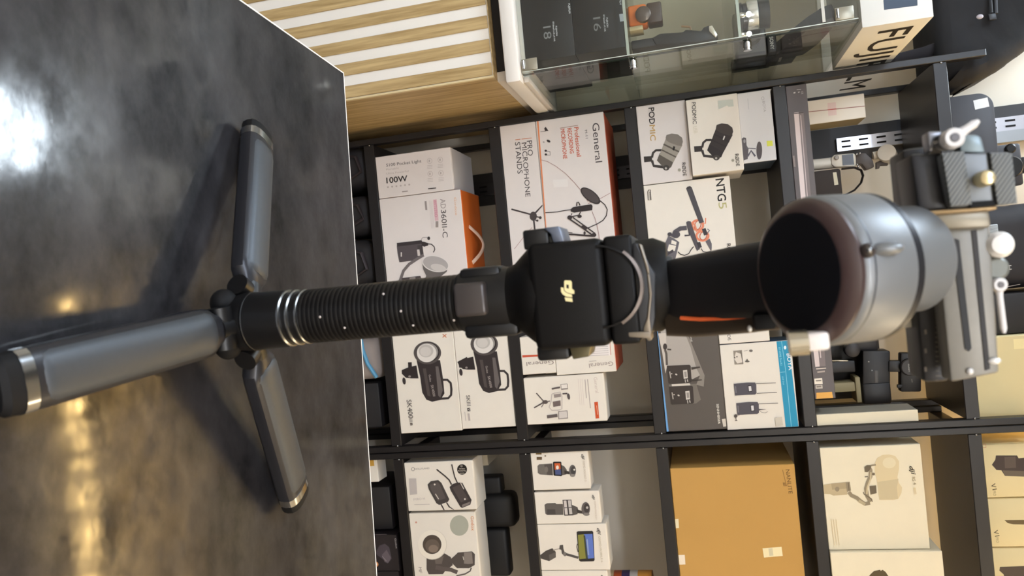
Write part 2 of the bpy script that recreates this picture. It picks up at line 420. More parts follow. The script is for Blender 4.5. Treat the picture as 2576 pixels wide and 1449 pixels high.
# slotted wall standard behind the racks
t = thing('wall_standard', 'slotted metal wall upright on a black strip behind the shelves', 'wall rail', (-.325, 2.35, .5))
MB().box(M((38, 37, 40), .5), (-.367, 2.349, .5), (-.267, 2.3598, 2.68)).build('backing_strip', t)
def slotted(z0, z1, mt, zs):
    b = MB(); x0, x1, y0, y1 = -.334, -.297, 2.335, 2.3485
    b.box(mt, (x0, y0, z0), (x1, y1, z1)); b.build('slotted_rail', t)
    z = z0 + .012
    while z < z1 - .03:
        for x in (-.326, -.311): MB().box(RUB, (x, y0 - .0012, z), (x + .005, y0 + .002, z + .024)).build('slot', t)
        z += .046
slotted(1.707, 2.66, M((205, 205, 212), .28, .85), 0)
slotted(.55, 1.30, M((70, 68, 70), .35, .8), 0)  # lower stretch: shade behind the shelves is put into the metal colour
MB().box(M((170, 175, 180), .3, .8), (-.2965, 2.33, 2.0), (-.266, 2.3485, 2.66)).build('chrome_side', t)

# ================================================================== slatted counter with a glass showcase
OAK = mat_wood((150, 122, 76), (205, 178, 128), 'oak_laminate')
t = thing('counter', 'oak counter with white and wood vertical slats on its front', 'counter', (-1.0, 1.9, 0))
MB().box(OAK, (-1.55, 1.706, 0), (-.480, 2.30, .882)).build('cabinet', t)
MB().box(M((238, 232, 222), .5), (-1.55, 1.700, .02), (-.482, 1.7058, .880)).build('white_panel', t)
MB().box(M((216, 196, 152), .5), (-.4835, 1.695, .02), (-.4795, 1.7055, .883)).build('corner_trim', t)
x = -.4855
while x > -1.53:
    MB().box(OAK, (x - .0285, 1.6965, .02), (x, 1.6998, .880), .001, 1).build('wood_slat', t); x -= .0535
MB().box(M((30, 26, 26), .7), (-1.53, 1.74, .8825), (-.50, 2.29, .9145)).build('plinth', t)
MB().box(M((214, 206, 196), .5), (-.50, 1.735, .8825), (-.478, 2.29, .9145)).build('plinth_end', t)

GLASS = mat_glass((.95, .965, .95), 'showcase_glass'); GEDGE = M((120, 165, 150), .15, spec=.8)
t = thing('showcase', 'glass showcase with chrome clips on a white base above the slatted counter', 'display case', (-1.0, 1.9, .915))
X0, X1, Y0, Y1, Z0, Z1 = -1.5, -.471, 1.682, 2.14, .9525, 1.656
MB().box(M((226, 220, 212), .4), (X0 - .02, 1.668, .915), (-.4535, 2.30, .950), .006).build('base', t)
MB().box(M((206, 198, 188), .4), (X1 + .001, 1.70, .9505), (-.4565, 2.29, .962), .002).build('base_rail', t)
MB().box(M((166, 156, 134), .7, noise=.06, nscale=9), (X0, Y1 + .002, Z0), (X1 - .002, Y1 + .012, Z1)).build('back_panel', t)
def pane(nm, lo, hi): MB().box(GLASS, lo, hi).build(nm, t)
pane('front_pane', (X0, Y0, Z0), (X1 - .006, Y0 + .005, Z1 - .006))
pane('side_pane', (X1 - .005, Y0, Z0), (X1, Y1, Z1 - .006))
pane('top_pane', (X0, Y0, Z1 - .005), (X1, Y1, Z1))
SHZ = (1.190, 1.424)
for z in SHZ:
    pane('glass_shelf', (X0, Y0 + .012, z - .006), (X1 - .008, Y1 - .02, z))
    MB().box(M((196, 204, 196), .15, .5), (X0, Y0 + .0105, z - .006), (X1 - .008, Y0 + .0118, z)).build('shelf_edge', t)
MB().box(M((200, 206, 198), .12, .3), (X1 - .0058, Y0 - .0012, Z0), (X1 - .0040, Y0 - .0002, Z1 - .006)).build('pane_edge', t)  # thin pale strip painting the highlight line along the glass edge
MB().box(M((34, 48, 44), .12), (X1 + .0002, Y0, Z0), (X1 + .0008, Y0 + .012, Z1 - .006)).build('pane_edge', t)
MB().box(M((190, 185, 172), .3, .3), (X0, Y0 - .001, 1.582), (X1 - .008, Y0 - .0003, 1.588)).build('top_rail', t)
for px, py in ((1592, 150), (1879, 104)):
    q = PX(px, py, X1 + .001)
    MB().lathe(CHROME, q, (1, 0, 0), [(0, .0078), (.001, .0088), (.014, .0088), (.0145, .0074), (.0165, .0074), (.017, .0086), (.0195, .0086), (.020, .006)], 24).build('shelf_clamp', t)
for z in (Z0 + .0, Z1 - .05):
    b = MB(); b.box(M((156, 150, 134), .35, .6), (X1 - .032, Y0 - .004, z), (X1 - .006, Y0 - .0012, z + .036), .0012); b.cyl(CHROME, (X1 - .028, Y0 - .0065, z + .005), (X1 - .010, Y0 - .0065, z + .005), .003); b.build('corner_clip', t)

# ================================================================== the gimbal on the table
GX, GY = .006, .458
G = thing('camera_gimbal', 'black handheld camera gimbal standing on its folding tripod on the dark table', 'gimbal', (GX, GY, .95))
METL = M((72, 75, 79), .5, .6, noise=.06, nscale=400)      # coated aluminium of the legs
METD = M((36, 36, 40), .36, .3)
# --- tripod legs
def leg(ang, Lr, flip=0):
    d = Vector((math.cos(rad(ang)), math.sin(rad(ang)), 0)); s = Vector((-d.y, d.x, 0))
    z_in, z_out = .985, .9605
    ax = (d * Lr + Vector((0, 0, z_out - z_in)) - d * .02).normalized(); nrm = s.cross(ax)
    if nrm.z < 0: nrm = -nrm
    base = Vector((GX, GY, z_in)) + d * .020
    L = Lr - .02
    def sec(mb, mt, st, grow=0.0, top=0.0, half=0):
        "st: (distance, half width, half height); a shell with a round back"
        i = mb.mi(mt); rings = []
        for t_, w, h in st:
            c = base + ax * t_; r_ = []
            for j in range(18):
                a = 2 * math.pi * j / 18
                ca, sa = math.cos(a), math.sin(a)
                x = (abs(ca) ** .75) * (1 if ca > 0 else -1) * (w + grow); y = (abs(sa) ** .75) * (1 if sa > 0 else -1) * (h + grow)
                r_.append(mb.bm.verts.new(c + s * x + nrm * (y + top)))
            rings.append(r_)
        for a, b in zip(rings, rings[1:]):
            for j in range(18): mb.face([a[j], a[(j + 1) % 18], b[(j + 1) % 18], b[j]], i)
        mb.face(rings[0][::-1], i); mb.face(rings[-1], i)
    b = MB()
    b.tube(BLACK, [base - ax * .006, base + ax * .008], .0085, 12)
    sec(b, METD, [(.004, .0085, .006), (.010, .0105, .0075), (.016, .0150, .0085), (.024, .0158, .0088), (L - .022, .0160, .0088), (L - .016, .0158, .0085)])
    lg = b.build('leg', G)
    # raised grip pad on the upper side
    p = MB(); sec(p, METL, [(.0150, .010, .0062), (.0170, .0128, .0072), (.021, .0138, .0076), (L - .026, .0140, .0076), (L - .022, .0132, .0074), (L - .020, .0105, .0062)], 0, .0024)
    p.build('grip_pad', lg)
    c = MB(); sec(c, M((170, 172, 175), .18, 1.0), [(L - .0165, .0161, .0089), (L - .0100, .0161, .0089)]); c.build('metal_band', lg)
    c = MB(); sec(c, RUB, [(L - .0102, .0156, .0086), (L - .003, .0152, .0082), (L, .0125, .0060)]); c.build('rubber_foot', lg)
    c = MB(); h0 = base + ax * .002; c.cyl(BLACK, h0 - s * .0135, h0 + s * .0135, .0075, n=20); c.build('hinge', lg)
leg(-84, .1705); leg(150.5, .172); leg(31.5, .172)
# --- hub and grip
b = MB(); b.lathe(BLACK, (GX, GY, .966), (0, 0, 1), [(0, .009), (.004, .0145), (.010, .0180), (.021, .0190), (.026, .0196), (.029, .0196)], 36)
for a in (33, 95, 213, 277, 328, 153):
    b.ball(RUB, (GX + .0168 * math.cos(rad(a)), GY + .0168 * math.sin(rad(a)), .979), (.0092, .0092, .0085), 12)
b.build('leg_hub', G)
MB().lathe(BLACK, (GX, GY, .995), (0, 0, 1), [(0, .0192), (.001, .0197), (.0015, .0192), (.026, .0186)], 40).build('tripod_collar', G)
for z, r in ((1.0205, .0187), (1.0262, .0184), (1.0325, .0180)):
    MB().lathe(STEEL, (GX, GY, z), (0, 0, 1), [(0, r - .001), (.0006, r), (.0016, r), (.0022, r - .001)], 40).build('metal_ring', G)
MB().lathe(BLACK, (GX, GY, 1.0205), (0, 0, 1), [(0, .0168), (.015, .0168)], 32).build('thread', G)
prof = [(0, .0166)]; z = .001
while z < .104:
    prof += [(z, .0176), (z + .0020, .0176), (z + .0023, .01743), (z + .0027, .01743)]; z += .0031
prof.append((z, .0166))
gr = MB().lathe(M((8, 6, 6), .4, noise=.3, nscale=300, spec=.3), (GX, GY, 1.0345), (0, 0, 1), prof, 40).build('ribbed_grip', G)
b = MB()
for px, py in ((807, 797), (1010, 782), (961, 735), (1140, 812), (1036, 828), (865, 828)):
    q = P(px, py, GY - .0165); a = math.atan2(q.y - GY, q.x - GX)
    q = Vector((GX + .0176 * math.cos(a), GY + .0176 * math.sin(a), q.z)); MB().ball(M((190, 180, 175), .4), q, (.0008, .0004, .0008), 6).build('scuff_mark', gr)
# --- battery lock and collar
b = MB(); b.lathe(BLACK, (GX, GY, 1.139), (0, 0, 1), [(0, .0178), (.002, .0190), (.030, .0194), (.034, .0190)], 40)
b.box(BLACK, (GX - .0205, GY - .012, 1.142), (GX - .012, GY + .012, 1.168), .003)
b.box(BLACK, (GX + .012, GY - .012, 1.142), (GX + .0225, GY + .012, 1.176), .003)
b.build('battery_collar', G)
MB().box(M((66, 60, 58), .35, .3), (GX - .0115, GY - .0225, 1.1405), (GX + .0085, GY - .014, 1.1605), .0025, 3).build('release_button', G)
MB().lathe(M((205, 78, 38), .4), (GX, GY, 1.1735), (0, 0, 1), [(0, .0186), (.0004, .0199), (.0030, .0201), (.0034, .0186)], 24, ang=(rad(-140), rad(-40)), ref=(1, 0, 0)).build('orange_ring', G)
# --- body with the first motor
BD = M((12, 10, 9), .5, bump=.1, nscale=1500, spec=.2)
b = MB()
b.lathe(BD, (GX, GY, 1.1715), (0, 0, 1), [(0, .0192), (.004, .0205), (.009, .0250), (.0135, .0290), (.019, .0302), (.024, .0300)], 44, sx=1, sy=1)
b.box(BD, (GX - .0296, GY - .0305, 1.1890), (GX + .0312, GY + .030, 1.2325), .0045, 3)
bd = b.build('body', G)
MB().box(BD, (GX - .0296, GY - .0304, 1.2329), (GX + .0310, GY + .030, 1.2490), .0022, 3).build('motor_housing', G)
FRT = GY - .0305
ring = M((116, 104, 96), .35, .3)
b = MB(); c0 = P(1506, 722, FRT) + Vector((0, .0035, 0))
b.lathe(BD, c0, (0, -1, 0), [(0, .0236), (.0046, .0233), (.0052, .0222)], 40, ang=(rad(-88), rad(88)), ref=(0, 0, 1)); b.build('motor_cap', G)
b = MB(); b.lathe(ring, c0 + Vector((0, -.0010, 0)), (0, -1, 0), [(0, .0230), (.0001, .0250), (.0040, .0246), (.0048, .0230)], 30, ang=(rad(-62), rad(50)), ref=(0, 0, 1)); b.build('cap_rim', G)
# accessory ports on both sides
b = MB(); b.box(BLACK, (GX - .0385, GY - .024, 1.1865), (GX - .027, GY + .012, 1.2015), .0015); b.box(BLACK, (GX - .0345, GY - .022, 1.1875), (GX - .027, GY + .012, 1.2085), .0015)
b.build('accessory_port', G)
MB().prism(M((98, 104, 118), .35, .6), [(GX - .0385, GY - .026, 1.1995), (GX - .0385, GY - .026, 1.2085), (GX - .0295, GY - .026, 1.2105), (GX - .0295, GY - .026, 1.2045), (GX - .0345, GY - .026, 1.2035)], (0, .03, 0), .0006).build('port_rail', G)
b = MB(); b.box(BLACK, (GX + .029, GY - .020, 1.1875), (GX + .0380, GY + .012, 1.2065), .002); b.build('accessory_port', G)
MB().prism(M((92, 84, 60), .4, .5), [(GX + .0305, GY - .018, 1.2065), (GX + .0385, GY - .018, 1.2080), (GX + .0375, GY - .018, 1.2175), (GX + .0305, GY - .018, 1.2195)], (0, .026, 0), .0008).build('port_rail', G)  # olive tone: the lit look of this side is in its colour
# logo, printed on the body
a = Art(lambda x, y: P(x, y, FRT), (0, -1, 0), (1140, 560, 4.025)); cr = (232, 214, 160)
a.P(cr, [(1125, 595), (1135, 585), (1190, 587), (1202, 600), (1204, 668), (1228, 688), (1228, 720), (1200, 722), (1148, 704), (1126, 682)])
a.P((30, 26, 25), [(1147, 626), (1172, 630), (1172, 670), (1147, 662)])
a.P(cr, [(1092, 655), (1118, 660), (1122, 688), (1146, 710), (1203, 730), (1207, 756), (1150, 750), (1112, 728), (1094, 700)])
a.P(cr, [(1130, 756), (1206, 765), (1212, 803), (1140, 794)])
a.done(bd, 'logo')
# --- swivel plate and rising arm
b = MB()
b.lathe(BD, (GX, GY, 1.2490), (0, 0, 1), [(0, .0270), (.010, .0275), (.0170, .0240)], 40)
SWM = M((44, 44, 46), .45, .3)
b.prism(SWM, [P(x, y, GY - .0285) for x, y in ((1590, 609), (1606, 611), (1632, 664), (1650, 690), (1648, 800), (1640, 846), (1592, 856))], (0, .046, 0), .0015)
b.build('swivel_plate', G)
tan = M((128, 116, 100), .4, .35)
b = MB()
b.prism(tan, [P(px, py, GY - .0297) for px, py in ((1628, 688), (1634, 690), (1640, 740), (1634, 800), (1640, 856), (1630, 858), (1618, 838), (1620, 822), (1628, 800), (1633, 742))], (0, .02, 0), .0006)
b.prism(tan, [P(px, py, GY - .0297) for px, py in ((1606, 612), (1612, 614), (1632, 672), (1634, 690), (1628, 688), (1622, 664))], (0, .02, 0), .0006)
b.build('stop_bracket', G)
MB().prism(tan, [P(px, py, GY - .0310) for px, py in ((1580, 836), (1634, 834), (1640, 852), (1582, 848))], (0, .02, 0), .0006).build('pan_lock', G)
arm0, arm1 = Vector((GX + .0055, GY - .004, 1.266)), Vector((GX + .001, GY - .062, 1.325))
def loft(mb, mt, secs, n=20, p=.6):
    i = mb.mi(mt); rings = []
    for c, u, v in secs:
        r_ = []
        for j in range(n):
            a = 2 * math.pi * j / n; ca, sa = math.cos(a), math.sin(a)
            r_.append(mb.bm.verts.new(Vector(c) + u * (abs(ca) ** p) * (1 if ca > 0 else -1) + v * (abs(sa) ** p) * (1 if sa > 0 else -1)))
        rings.append(r_)
    for a, b_ in zip(rings, rings[1:]):
        for j in range(n): mb.face([a[j], a[(j + 1) % n], b_[(j + 1) % n], b_[j]], i)
    mb.face(rings[0][::-1], i); mb.face(rings[-1], i)
    return mb
ARMB = M((20, 18, 20), .5)
b = MB(); d = (arm1 - arm0); nn = Vector((1, 0, 0)).cross(d.normalized())
secs = []
for k, w in ((-.10, .0150), (-.04, .0180), (.15, .0192), (.55, .0196), (1.0, .0196)):
    secs.append((arm0 + d * k, Vector((w, 0, 0)), nn * (.0125 if k > -.05 else .010)))
loft(b, ARMB, secs); b.build('lower_arm', G)
MB().lathe(M((84, 92, 104), .3, .7), (GX + .003, GY, 1.2645), (0, 0, 1), [(0, .0195), (.0045, .0185)], 30).build('pivot_ring', G)
brn = M((64, 54, 44), .4, .4)
b = MB(); loft(b, brn, [(Vector((GX + .0195, GY - .004, 1.262)), Vector((.0105, 0, 0)), Vector((0, .013, 0))), (Vector((GX + .0200, GY - .016, 1.278)), Vector((.0108, 0, 0)), Vector((0, .013, 0))), (Vector((GX + .0180, GY - .040, 1.305)), Vector((.0108, 0, 0)), Vector((0, .013, 0))), (Vector((GX + .0155, GY - .060, 1.324)), Vector((.0105, 0, 0)), Vector((0, .013, 0)))])
b.build('arm_side_cover', G)
# orange line and lock slot on the arm's side
b = MB(); b.tube(M((214, 96, 48), .4), [P(1712, 800, GY - .030), P(1760, 803, GY - .034), P(1820, 801, GY - .042), P(1885, 797, GY - .052)], .0011, 8, flat=(1, 1)); b.build('orange_line', G)
b = MB(); b.box(RUB, P(1895, 793, GY - .066), P(1945, 822, GY - .05), .0012); b.build('arm_lock', G)
MB().ball(SILV, P(1886, 827, GY - .056), (.0018, .0012, .0012), 8).build('lock_pin', G)
# --- second motor, tilted: its cap faces down towards the photographer
MC0 = P(2030, 684, GY - .118)
va = (MC0 - CAM).normalized()
perp = (Vector((0, 0, 1)) - va * va.z).normalized()
tilt = rad(50)
axd = (va * math.cos(tilt) + perp * math.sin(tilt) + Vector((.004, 0, 0))).normalized()
RM = 178 * (MC0 - CAM).length / FPX * 1.0
GREY = M((124, 126, 128), .44, .45, noise=.04, nscale=40)
LM = 128 * (MC0 - CAM).length / FPX / math.sin(tilt)
mo = MB().lathe(GREY, MC0, axd, [(.0008, RM * .93), (.0022, RM * .975), (.004, RM), (LM - .002, RM), (LM, RM * .985), (LM + .001, RM * .95)], 64).build('roll_motor', G)
b = MB(); b.lathe(M((62, 45, 43), .4, coat=.2), MC0, axd, [(-.17 * LM, RM * .79), (-.165 * LM, RM * .815), (-.09 * LM, RM * .925), (-.01 * LM, RM * .972), (.0026, RM * .955)], 64); b.build('motor_bezel', mo)
MB().lathe(M((9, 9, 16), .55, spec=.3), MC0, axd, [(-.178 * LM, .0001), (-.178 * LM, RM * .755), (-.172 * LM, RM * .785), (-.15 * LM, RM * .79)], 64).build('motor_cap', mo)
MB().lathe(M((30, 30, 34), .4, .3), MC0, axd, [(LM - .0032, RM * .9995), (LM - .0030, RM * 1.001), (LM + .0002, RM * 1.001), (LM + .0006, RM * .97)], 64).build('seam_ring', mo)
MB().lathe(M((70, 72, 76), .4, .4), MC0, axd, [(.0052, RM * 1.0002), (.0053, RM * 1.0012), (.0060, RM * 1.0012), (.0061, RM * 1.0002)], 64).build('front_seam', mo)
ein = (perp * math.cos(tilt) - va * math.sin(tilt)).normalized()
q = MC0 + ein * RM * .975 + axd * .003 + Vector((-.006, 0, 0))
MB().ball(M((50, 42, 39), .4), q, .0029, 14).build('screw_recess', mo)
MB().ball(STEEL, q + ein * .0020 - axd * .0012, .0012, 10).build('screw', mo)
MB().ball(GREY, MC0 + ein * RM * .968 + axd * .0115 + Vector((-.006, 0, 0)), (.0028, .0055, .0070), 14).build('rim_boss', mo)
b = MB(); e0 = MC0 + axd * (LM * .9)
LS = 150 * (MC0 - CAM).length / FPX / math.sin(tilt)
b.lathe(GREY, MC0 + axd * LM + Vector((-.0018, 0, 0)), axd, [(-.002, RM * .74), (LS - LM * .30, RM * .74), (LS - LM * .22, RM * .70)], 48); b.build('motor_neck', G)
# chrome lock lever under the motor
lv0 = P(1984, 864, MC0.y - .012); lv1 = P(2032, 860, MC0.y - .012)
lk = MB().cyl(M((176, 168, 150), .22, .9), lv0, lv1, .0052, n=28).build('motor_lock', G)
b = MB(); b.prism(M((225, 215, 208), .35), [P(px, py, MC0.y - .016) for px, py in ((2030, 838), (2086, 834), (2091, 880), (2034, 886))], (0, .01, 0), .0015); b.build('lock_lever', lk)
# --- sliding arm with its scale, mounting plate and clamp levers
YA = MC0.y + .050
qa, qb = P(2274, 372, YA), P(2370, 962, YA)
dx = (P(2345, 960, YA) - P(2300, 385, YA)).normalized()
dx = Vector((1, 0, .0)).normalized()
BARM = M((20, 19, 24), .45)
z0, z1 = P(2285, 540, YA).z, P(2352, 540, YA).z
ba = MB().box(BARM, (P(2300, 372, YA).x, YA, z0), (P(2340, 962, YA).x, YA + .026, z1), .002).build('sliding_arm', G)
a = Art(lambda x, y: P(x, y, YA), (0, -1, 0)); gy = (120, 112, 104)
for i, y in enumerate(range(800, 960, 12)): a.L(gy, [(2352, y), (2352 + (16 if i % 4 == 0 else 8), y + .6)], 1.6)
for y in (828, 876, 922): a.L(gy, [(2326, y), (2327, y + 12)], 6)
a.R((205, 198, 185), 2296, 766, 2308, 771)
a.done(ba, 'scale_marks', 'scale_numbers')
MB().box(M((214, 206, 188), .4), P(2256, 803, YA + .012), P(2281, 817, YA + .030), .001).build('arm_lever_tip', G)
# grey dovetail rail
YR = MC0.y + .030
PLG = M((122, 118, 110), .45, .3, noise=.06, nscale=300)
rl = MB()
c4 = [P(px, py, YR) for px, py in ((2352, 560), (2490, 552), (2516, 938), (2392, 962))]
rl.prism(PLG, c4, (0, .014, 0), .0015); rl = rl.build('dovetail_rail', G)
b = MB(); b.prism(M((12, 11, 13), .6), [P(px, py, YR) + Vector((0, -.0006, 0)) for px, py in ((2394, 606), (2402, 600), (2412, 604), (2443, 876), (2436, 884), (2427, 878))], (0, .004, 0)); b.build('rail_slot', rl)
b = MB(); b.prism(M((30, 26, 26), .6), [P(px, py, YR) + Vector((0, -.0005, 0)) for px, py in ((2443, 580), (2456, 578), (2490, 928), (2478, 932))], (0, .004, 0)); b.build('rail_groove', rl)
for px, py in ((2440, 934), (2502, 908)): MB().ball(SILV, P(px, py, YR - .0005), (.0015, .0012, .0026 if px > 2460 else .0015), 8).build('rail_screw', rl)
b = MB(); b.prism(M((128, 120, 104), .4, .4), [P(px, py, YR - .004) for px, py in ((2334, 536), (2488, 526), (2496, 572), (2366, 578), (2346, 556))], (0, .016, 0), .0015); b.build('rail_end_block', G)
MB().prism(M((168, 142, 104), .35, .5), [P(px, py, YR - .007) for px, py in ((2336, 530), (2508, 516), (2512, 526), (2340, 541))], (0, .018, 0), .001).build('quick_release_lip', G)  # plate's side edge, with the warm light on it painted in as tan
# quick release plate with two ribbed pads and the camera screw
YP = YR - .008
pl = MB(); pl.prism(M((120, 124, 128), .45, .3), [P(px, py, YP) for px, py in ((2366, 386), (2548, 382), (2562, 512), (2392, 522))], (0, .012, 0), .0015); pl = pl.build('quick_release_plate', G)
CB = mat_carbon()
for poly in (((2370, 384), (2426, 380), (2446, 514), (2392, 519)), ((2492, 386), (2546, 384), (2560, 512), (2510, 516))):
    MB().prism(CB, [P(px, py, YP - .0022) for px, py in poly], (0, .003, 0), .0004).build('ribbed_pad', pl)
MB().prism(RUB, [P(px, py, YP - .0005) for px, py in ((2484, 384), (2491, 384), (2510, 514), (2502, 516))], (0, .001, 0)).build('plate_groove', pl)
MB().prism(RUB, [P(px, py, YP - .001) for px, py in ((2440, 508), (2503, 504), (2505, 517), (2442, 522))], (0, .004, 0)).build('plate_notch', pl)
b = MB(); sc = P(2469, 452, YP - .001); b.lathe(M((224, 208, 165), .3, .9), sc, (0, -1, 0), [(0, .0034), (.006, .0034), (.0075, .0028), (.0082, .0012)], 24); b.build('camera_screw', pl)
MB().prism(BARM, [P(px, py, YP + .006) for px, py in ((2290, 386), (2378, 384), (2392, 530), (2312, 536))], (0, .028, 0), .002).build('plate_base', G)
MB().prism(M((118, 130, 134), .4, .4), [P(px, py, YP + .004) for px, py in ((2414, 345), (2422, 337), (2460, 338), (2470, 346), (2480, 384), (2416, 388))], (0, .010, 0), .001).build('safety_catch', pl)
MB().prism(RUB, [P(px, py, YP + .001) for px, py in ((2428, 382), (2464, 384), (2490, 386), (2462, 396))], (0, .004, 0)).build('catch_slot', pl)
WL = M((214, 210, 208), .4)
def lever(name, cen, R, tip, Y, w, barrel):
    c, t_ = P(*cen, Y), P(*tip, Y); k = (c - CAM).length / FPX
    b = MB(); rr = R * k
    b.lathe(WL, c + Vector((0, .003, 0)), (0, -1, 0), [(0, rr * .45), (0, rr), (.005, rr), (.0062, rr * .85), (.0062, rr * .45), (.003, rr * .42)], 28)
    dd = (t_ - c).normalized(); b.tube(WL, [c + dd * rr * .7, c + dd * rr * 1.6, t_ - dd * .002, t_], [w * k * 1.35, w * k, w * k, w * k * .5], 12)
    o = b.build(name, G)
    MB().lathe(M((92, 90, 92), .3, .7), c + Vector((0, -.0002, 0)), (0, -1, 0), [(0, rr * .44), (.0035, rr * .40)], 20).build('lever_pin', o)
    if barrel:
        MB().cyl(M((70, 68, 66), .35, .6), c + Vector((0, .003, 0)), P(cen[0] - 22, cen[1] + 6, Y + .018), rr * 1.0).build('lever_barrel', o)
lever('clamp_lever', (2396, 349), 22, (2462, 304), YP - .002, 9, True)
lever('clamp_lever', (2511, 716), 15, (2526, 838), YR + .004, 6.5, False)
b = MB(); b.prism(M((150, 152, 160), .35, .5), [P(px, py, YP + .004) for px, py in ((2334, 330), (2372, 330), (2372, 345), (2350, 347), (2346, 380), (2338, 380))], (0, .01, 0), .001); b.build('clamp_bracket', G)
kn = P(2507, 616, YR + .004); MB().lathe(M((226, 222, 216), .4), kn, (0, -1, 0), [(-.004, .0052), (.004, .0056), (.0065, .004), (.007, .001)], 28).build('rail_knob', G)
MB().lathe(M((110, 112, 106), .45, .3), P(2500, 675, YR + .008), (0, -1, 0), [(-.004, .0050), (.003, .0052), (.0042, .004)], 24).build('rail_stop', G)

# ================================================================== cartons on the racks
FY = 2.004
GAP = .0012
DK, GR, LG = (58, 50, 50), (150, 140, 136), (186, 176, 172)
ZA, ZBx, ZC = (860, 300, 3.45), (980, 480, 6.038), (880, 780, 3.813)
ZD, ZE, ZF = (900, 1080, 3.927), (1250, 260, 3.293), (1280, 820, 4.5275)
ZG, ZH, ZI = (1300, 1080, 3.9275), (1560, 200, 2.898), (1620, 780, 4.261)
ZJ, ZK, ZL, ZM, ZN = (1640, 1080, 3.926), (1940, 820, 6.589), (1800, 0, 3.3196), (2000, 1050, 3.632), (2440, 1080, 3.927)
b1, b2, b3, b4, b5 = ZB[1] + .0006, ZB[2] + .0006, ZB[3] + .0006, ZB[4] + .0006, ZB[5] + .0006
PW = M((222, 214, 210), .55, noise=.03, nscale=30); PC = M((232, 224, 212), .55, noise=.03, nscale=30); PWARMLIT = M((236, 225, 198), .55, noise=.03, nscale=30)  # the third white paper carries the warm light in its colour

# --- row above the bottom shelf, left rack
c = Carton('carton', 'white carton with bold wattage print lying beside the orange-topped carton', [(350, 325), (920, 240), (375, 685), (990, 606)], FY, .205, PW, zoom=ZA, z0=b1)
a = c.art(ZA)
a.T(DK, 'S100 Pocket Light', (386, 412), (690, 374), 26).T(LG, 'Portable', (386, 444), (495, 430), 16).T(LG, 'Ultra Powerful', (386, 480), (580, 456), 16)
a.T((40, 34, 34), '100W', (390, 556), (570, 536), 50, bold=.02)
for x, y in ((762, 362), (855, 352), (768, 475), (862, 468)):
    a.O(LG, x, y, 21, 23, 3); a.R(LG, x - 8, y - 10, x + 3, y + 10)
    for k in range(3): a.L(LG, [(x - 22, y + 42 + k * 13), (x + 24, y + 38 + k * 13)], 3)
for k in range(6): a.E(LG, 402 + k * 37, 590 - k * 4.4, 8)
a.L(GR, [(525, 630), (575, 624)], 8).L(DK, [(750, 604), (820, 597)], 8)
a.done(c.o)

ORG_ = M((226, 112, 44), .45, noise=.1, nscale=20)
c = Carton('carton', 'white carton with orange top and carry strap, printed with battery pack and reflector', [(373, 690), (1030, 606), (430, 1520), (1100, 1440)], FY, .185, PW, M((210, 96, 36), .5), ORG_, zoom=ZA, z0=b1)
a = c.art(ZBx)
a.T((150, 138, 136), 'AD', (768, 125), (779, 272), 80).T(DK, '360II-C', (780, 292), (808, 712), 80)
a.P((214, 178, 184), [(662, 135), (715, 130), (745, 450), (690, 455)]).T((196, 120, 140), 'WITSTRO', (668, 140), (688, 400), 44)
a.R(GR, 700, 462, 742, 556); a.P((150, 140, 138), [(532, 160), (562, 157), (574, 292), (545, 295)])
for k in range(3): a.L((200, 190, 188), [(606 + k * 18, 150), (640 + k * 18, 570)], 5)
a.T((222, 176, 140), 'Godox', (980, 102), (1000, 375), 34)
a.P((84, 77, 80), [(112, 835), (490, 775), (512, 965), (345, 1062), (152, 1086), (126, 960)]).P((58, 52, 54), [(112, 792), (490, 750), (502, 800), (330, 822), (118, 848)])
a.P((70, 64, 66), [(425, 830), (500, 820), (522, 985), (470, 1010), (440, 1000)])
a.P((205, 196, 192), [(418, 895), (455, 890), (470, 985), (430, 990)]).R((215, 208, 204), 172, 935, 190, 1000)
a.P((52, 46, 48), [(490, 770), (530, 775), (590, 795), (590, 830), (530, 850), (490, 835)]).L((72, 66, 66), [(585, 805), (640, 812), (680, 850), (690, 890), (668, 936)], 15)
a.L((110, 100, 100), [(480, 748), (505, 710), (575, 705)], 6).E((70, 64, 64), 597, 721, 22, 26)
a.L((112, 104, 104), [(520, 975), (420, 1035), (300, 1115), (215, 1215), (160, 1375)], 44)
a.P((104, 98, 96), [(500, 1100), (905, 1120), (870, 1230), (760, 1320), (700, 1340), (545, 1335), (560, 1290), (512, 1190)])
a.E((222, 216, 212), 700, 1105, 210, 125, 14).E((172, 166, 164), 702, 1108, 194, 110, 14).E((200, 194, 190), 745, 1170, 120, 56, 14)
a.P((78, 70, 70), [(190, 1325), (470, 1292), (495, 1350), (190, 1362)]).P((140, 132, 130), [(305, 1320), (395, 1305), (400, 1350), (310, 1356)])
a.L((244, 216, 180), [(1078, 10), (1130, 600), (1195, 1275)], 12)
a.done(c.o)
b = MB(); zt = c.z1 + .0008; pts = []
for k in range(13):
    u = k / 12; pts.append((c.x0 + .10 + .10 * u, FY + .045 + .05 * math.sin(math.pi * u), zt + .002 + .022 * math.sin(math.pi * u)))
b.tube(M((236, 200, 176), .45), pts, [.006] * 13, 10, flat=(.25, 1)); b.build('carry_strap', c.o)

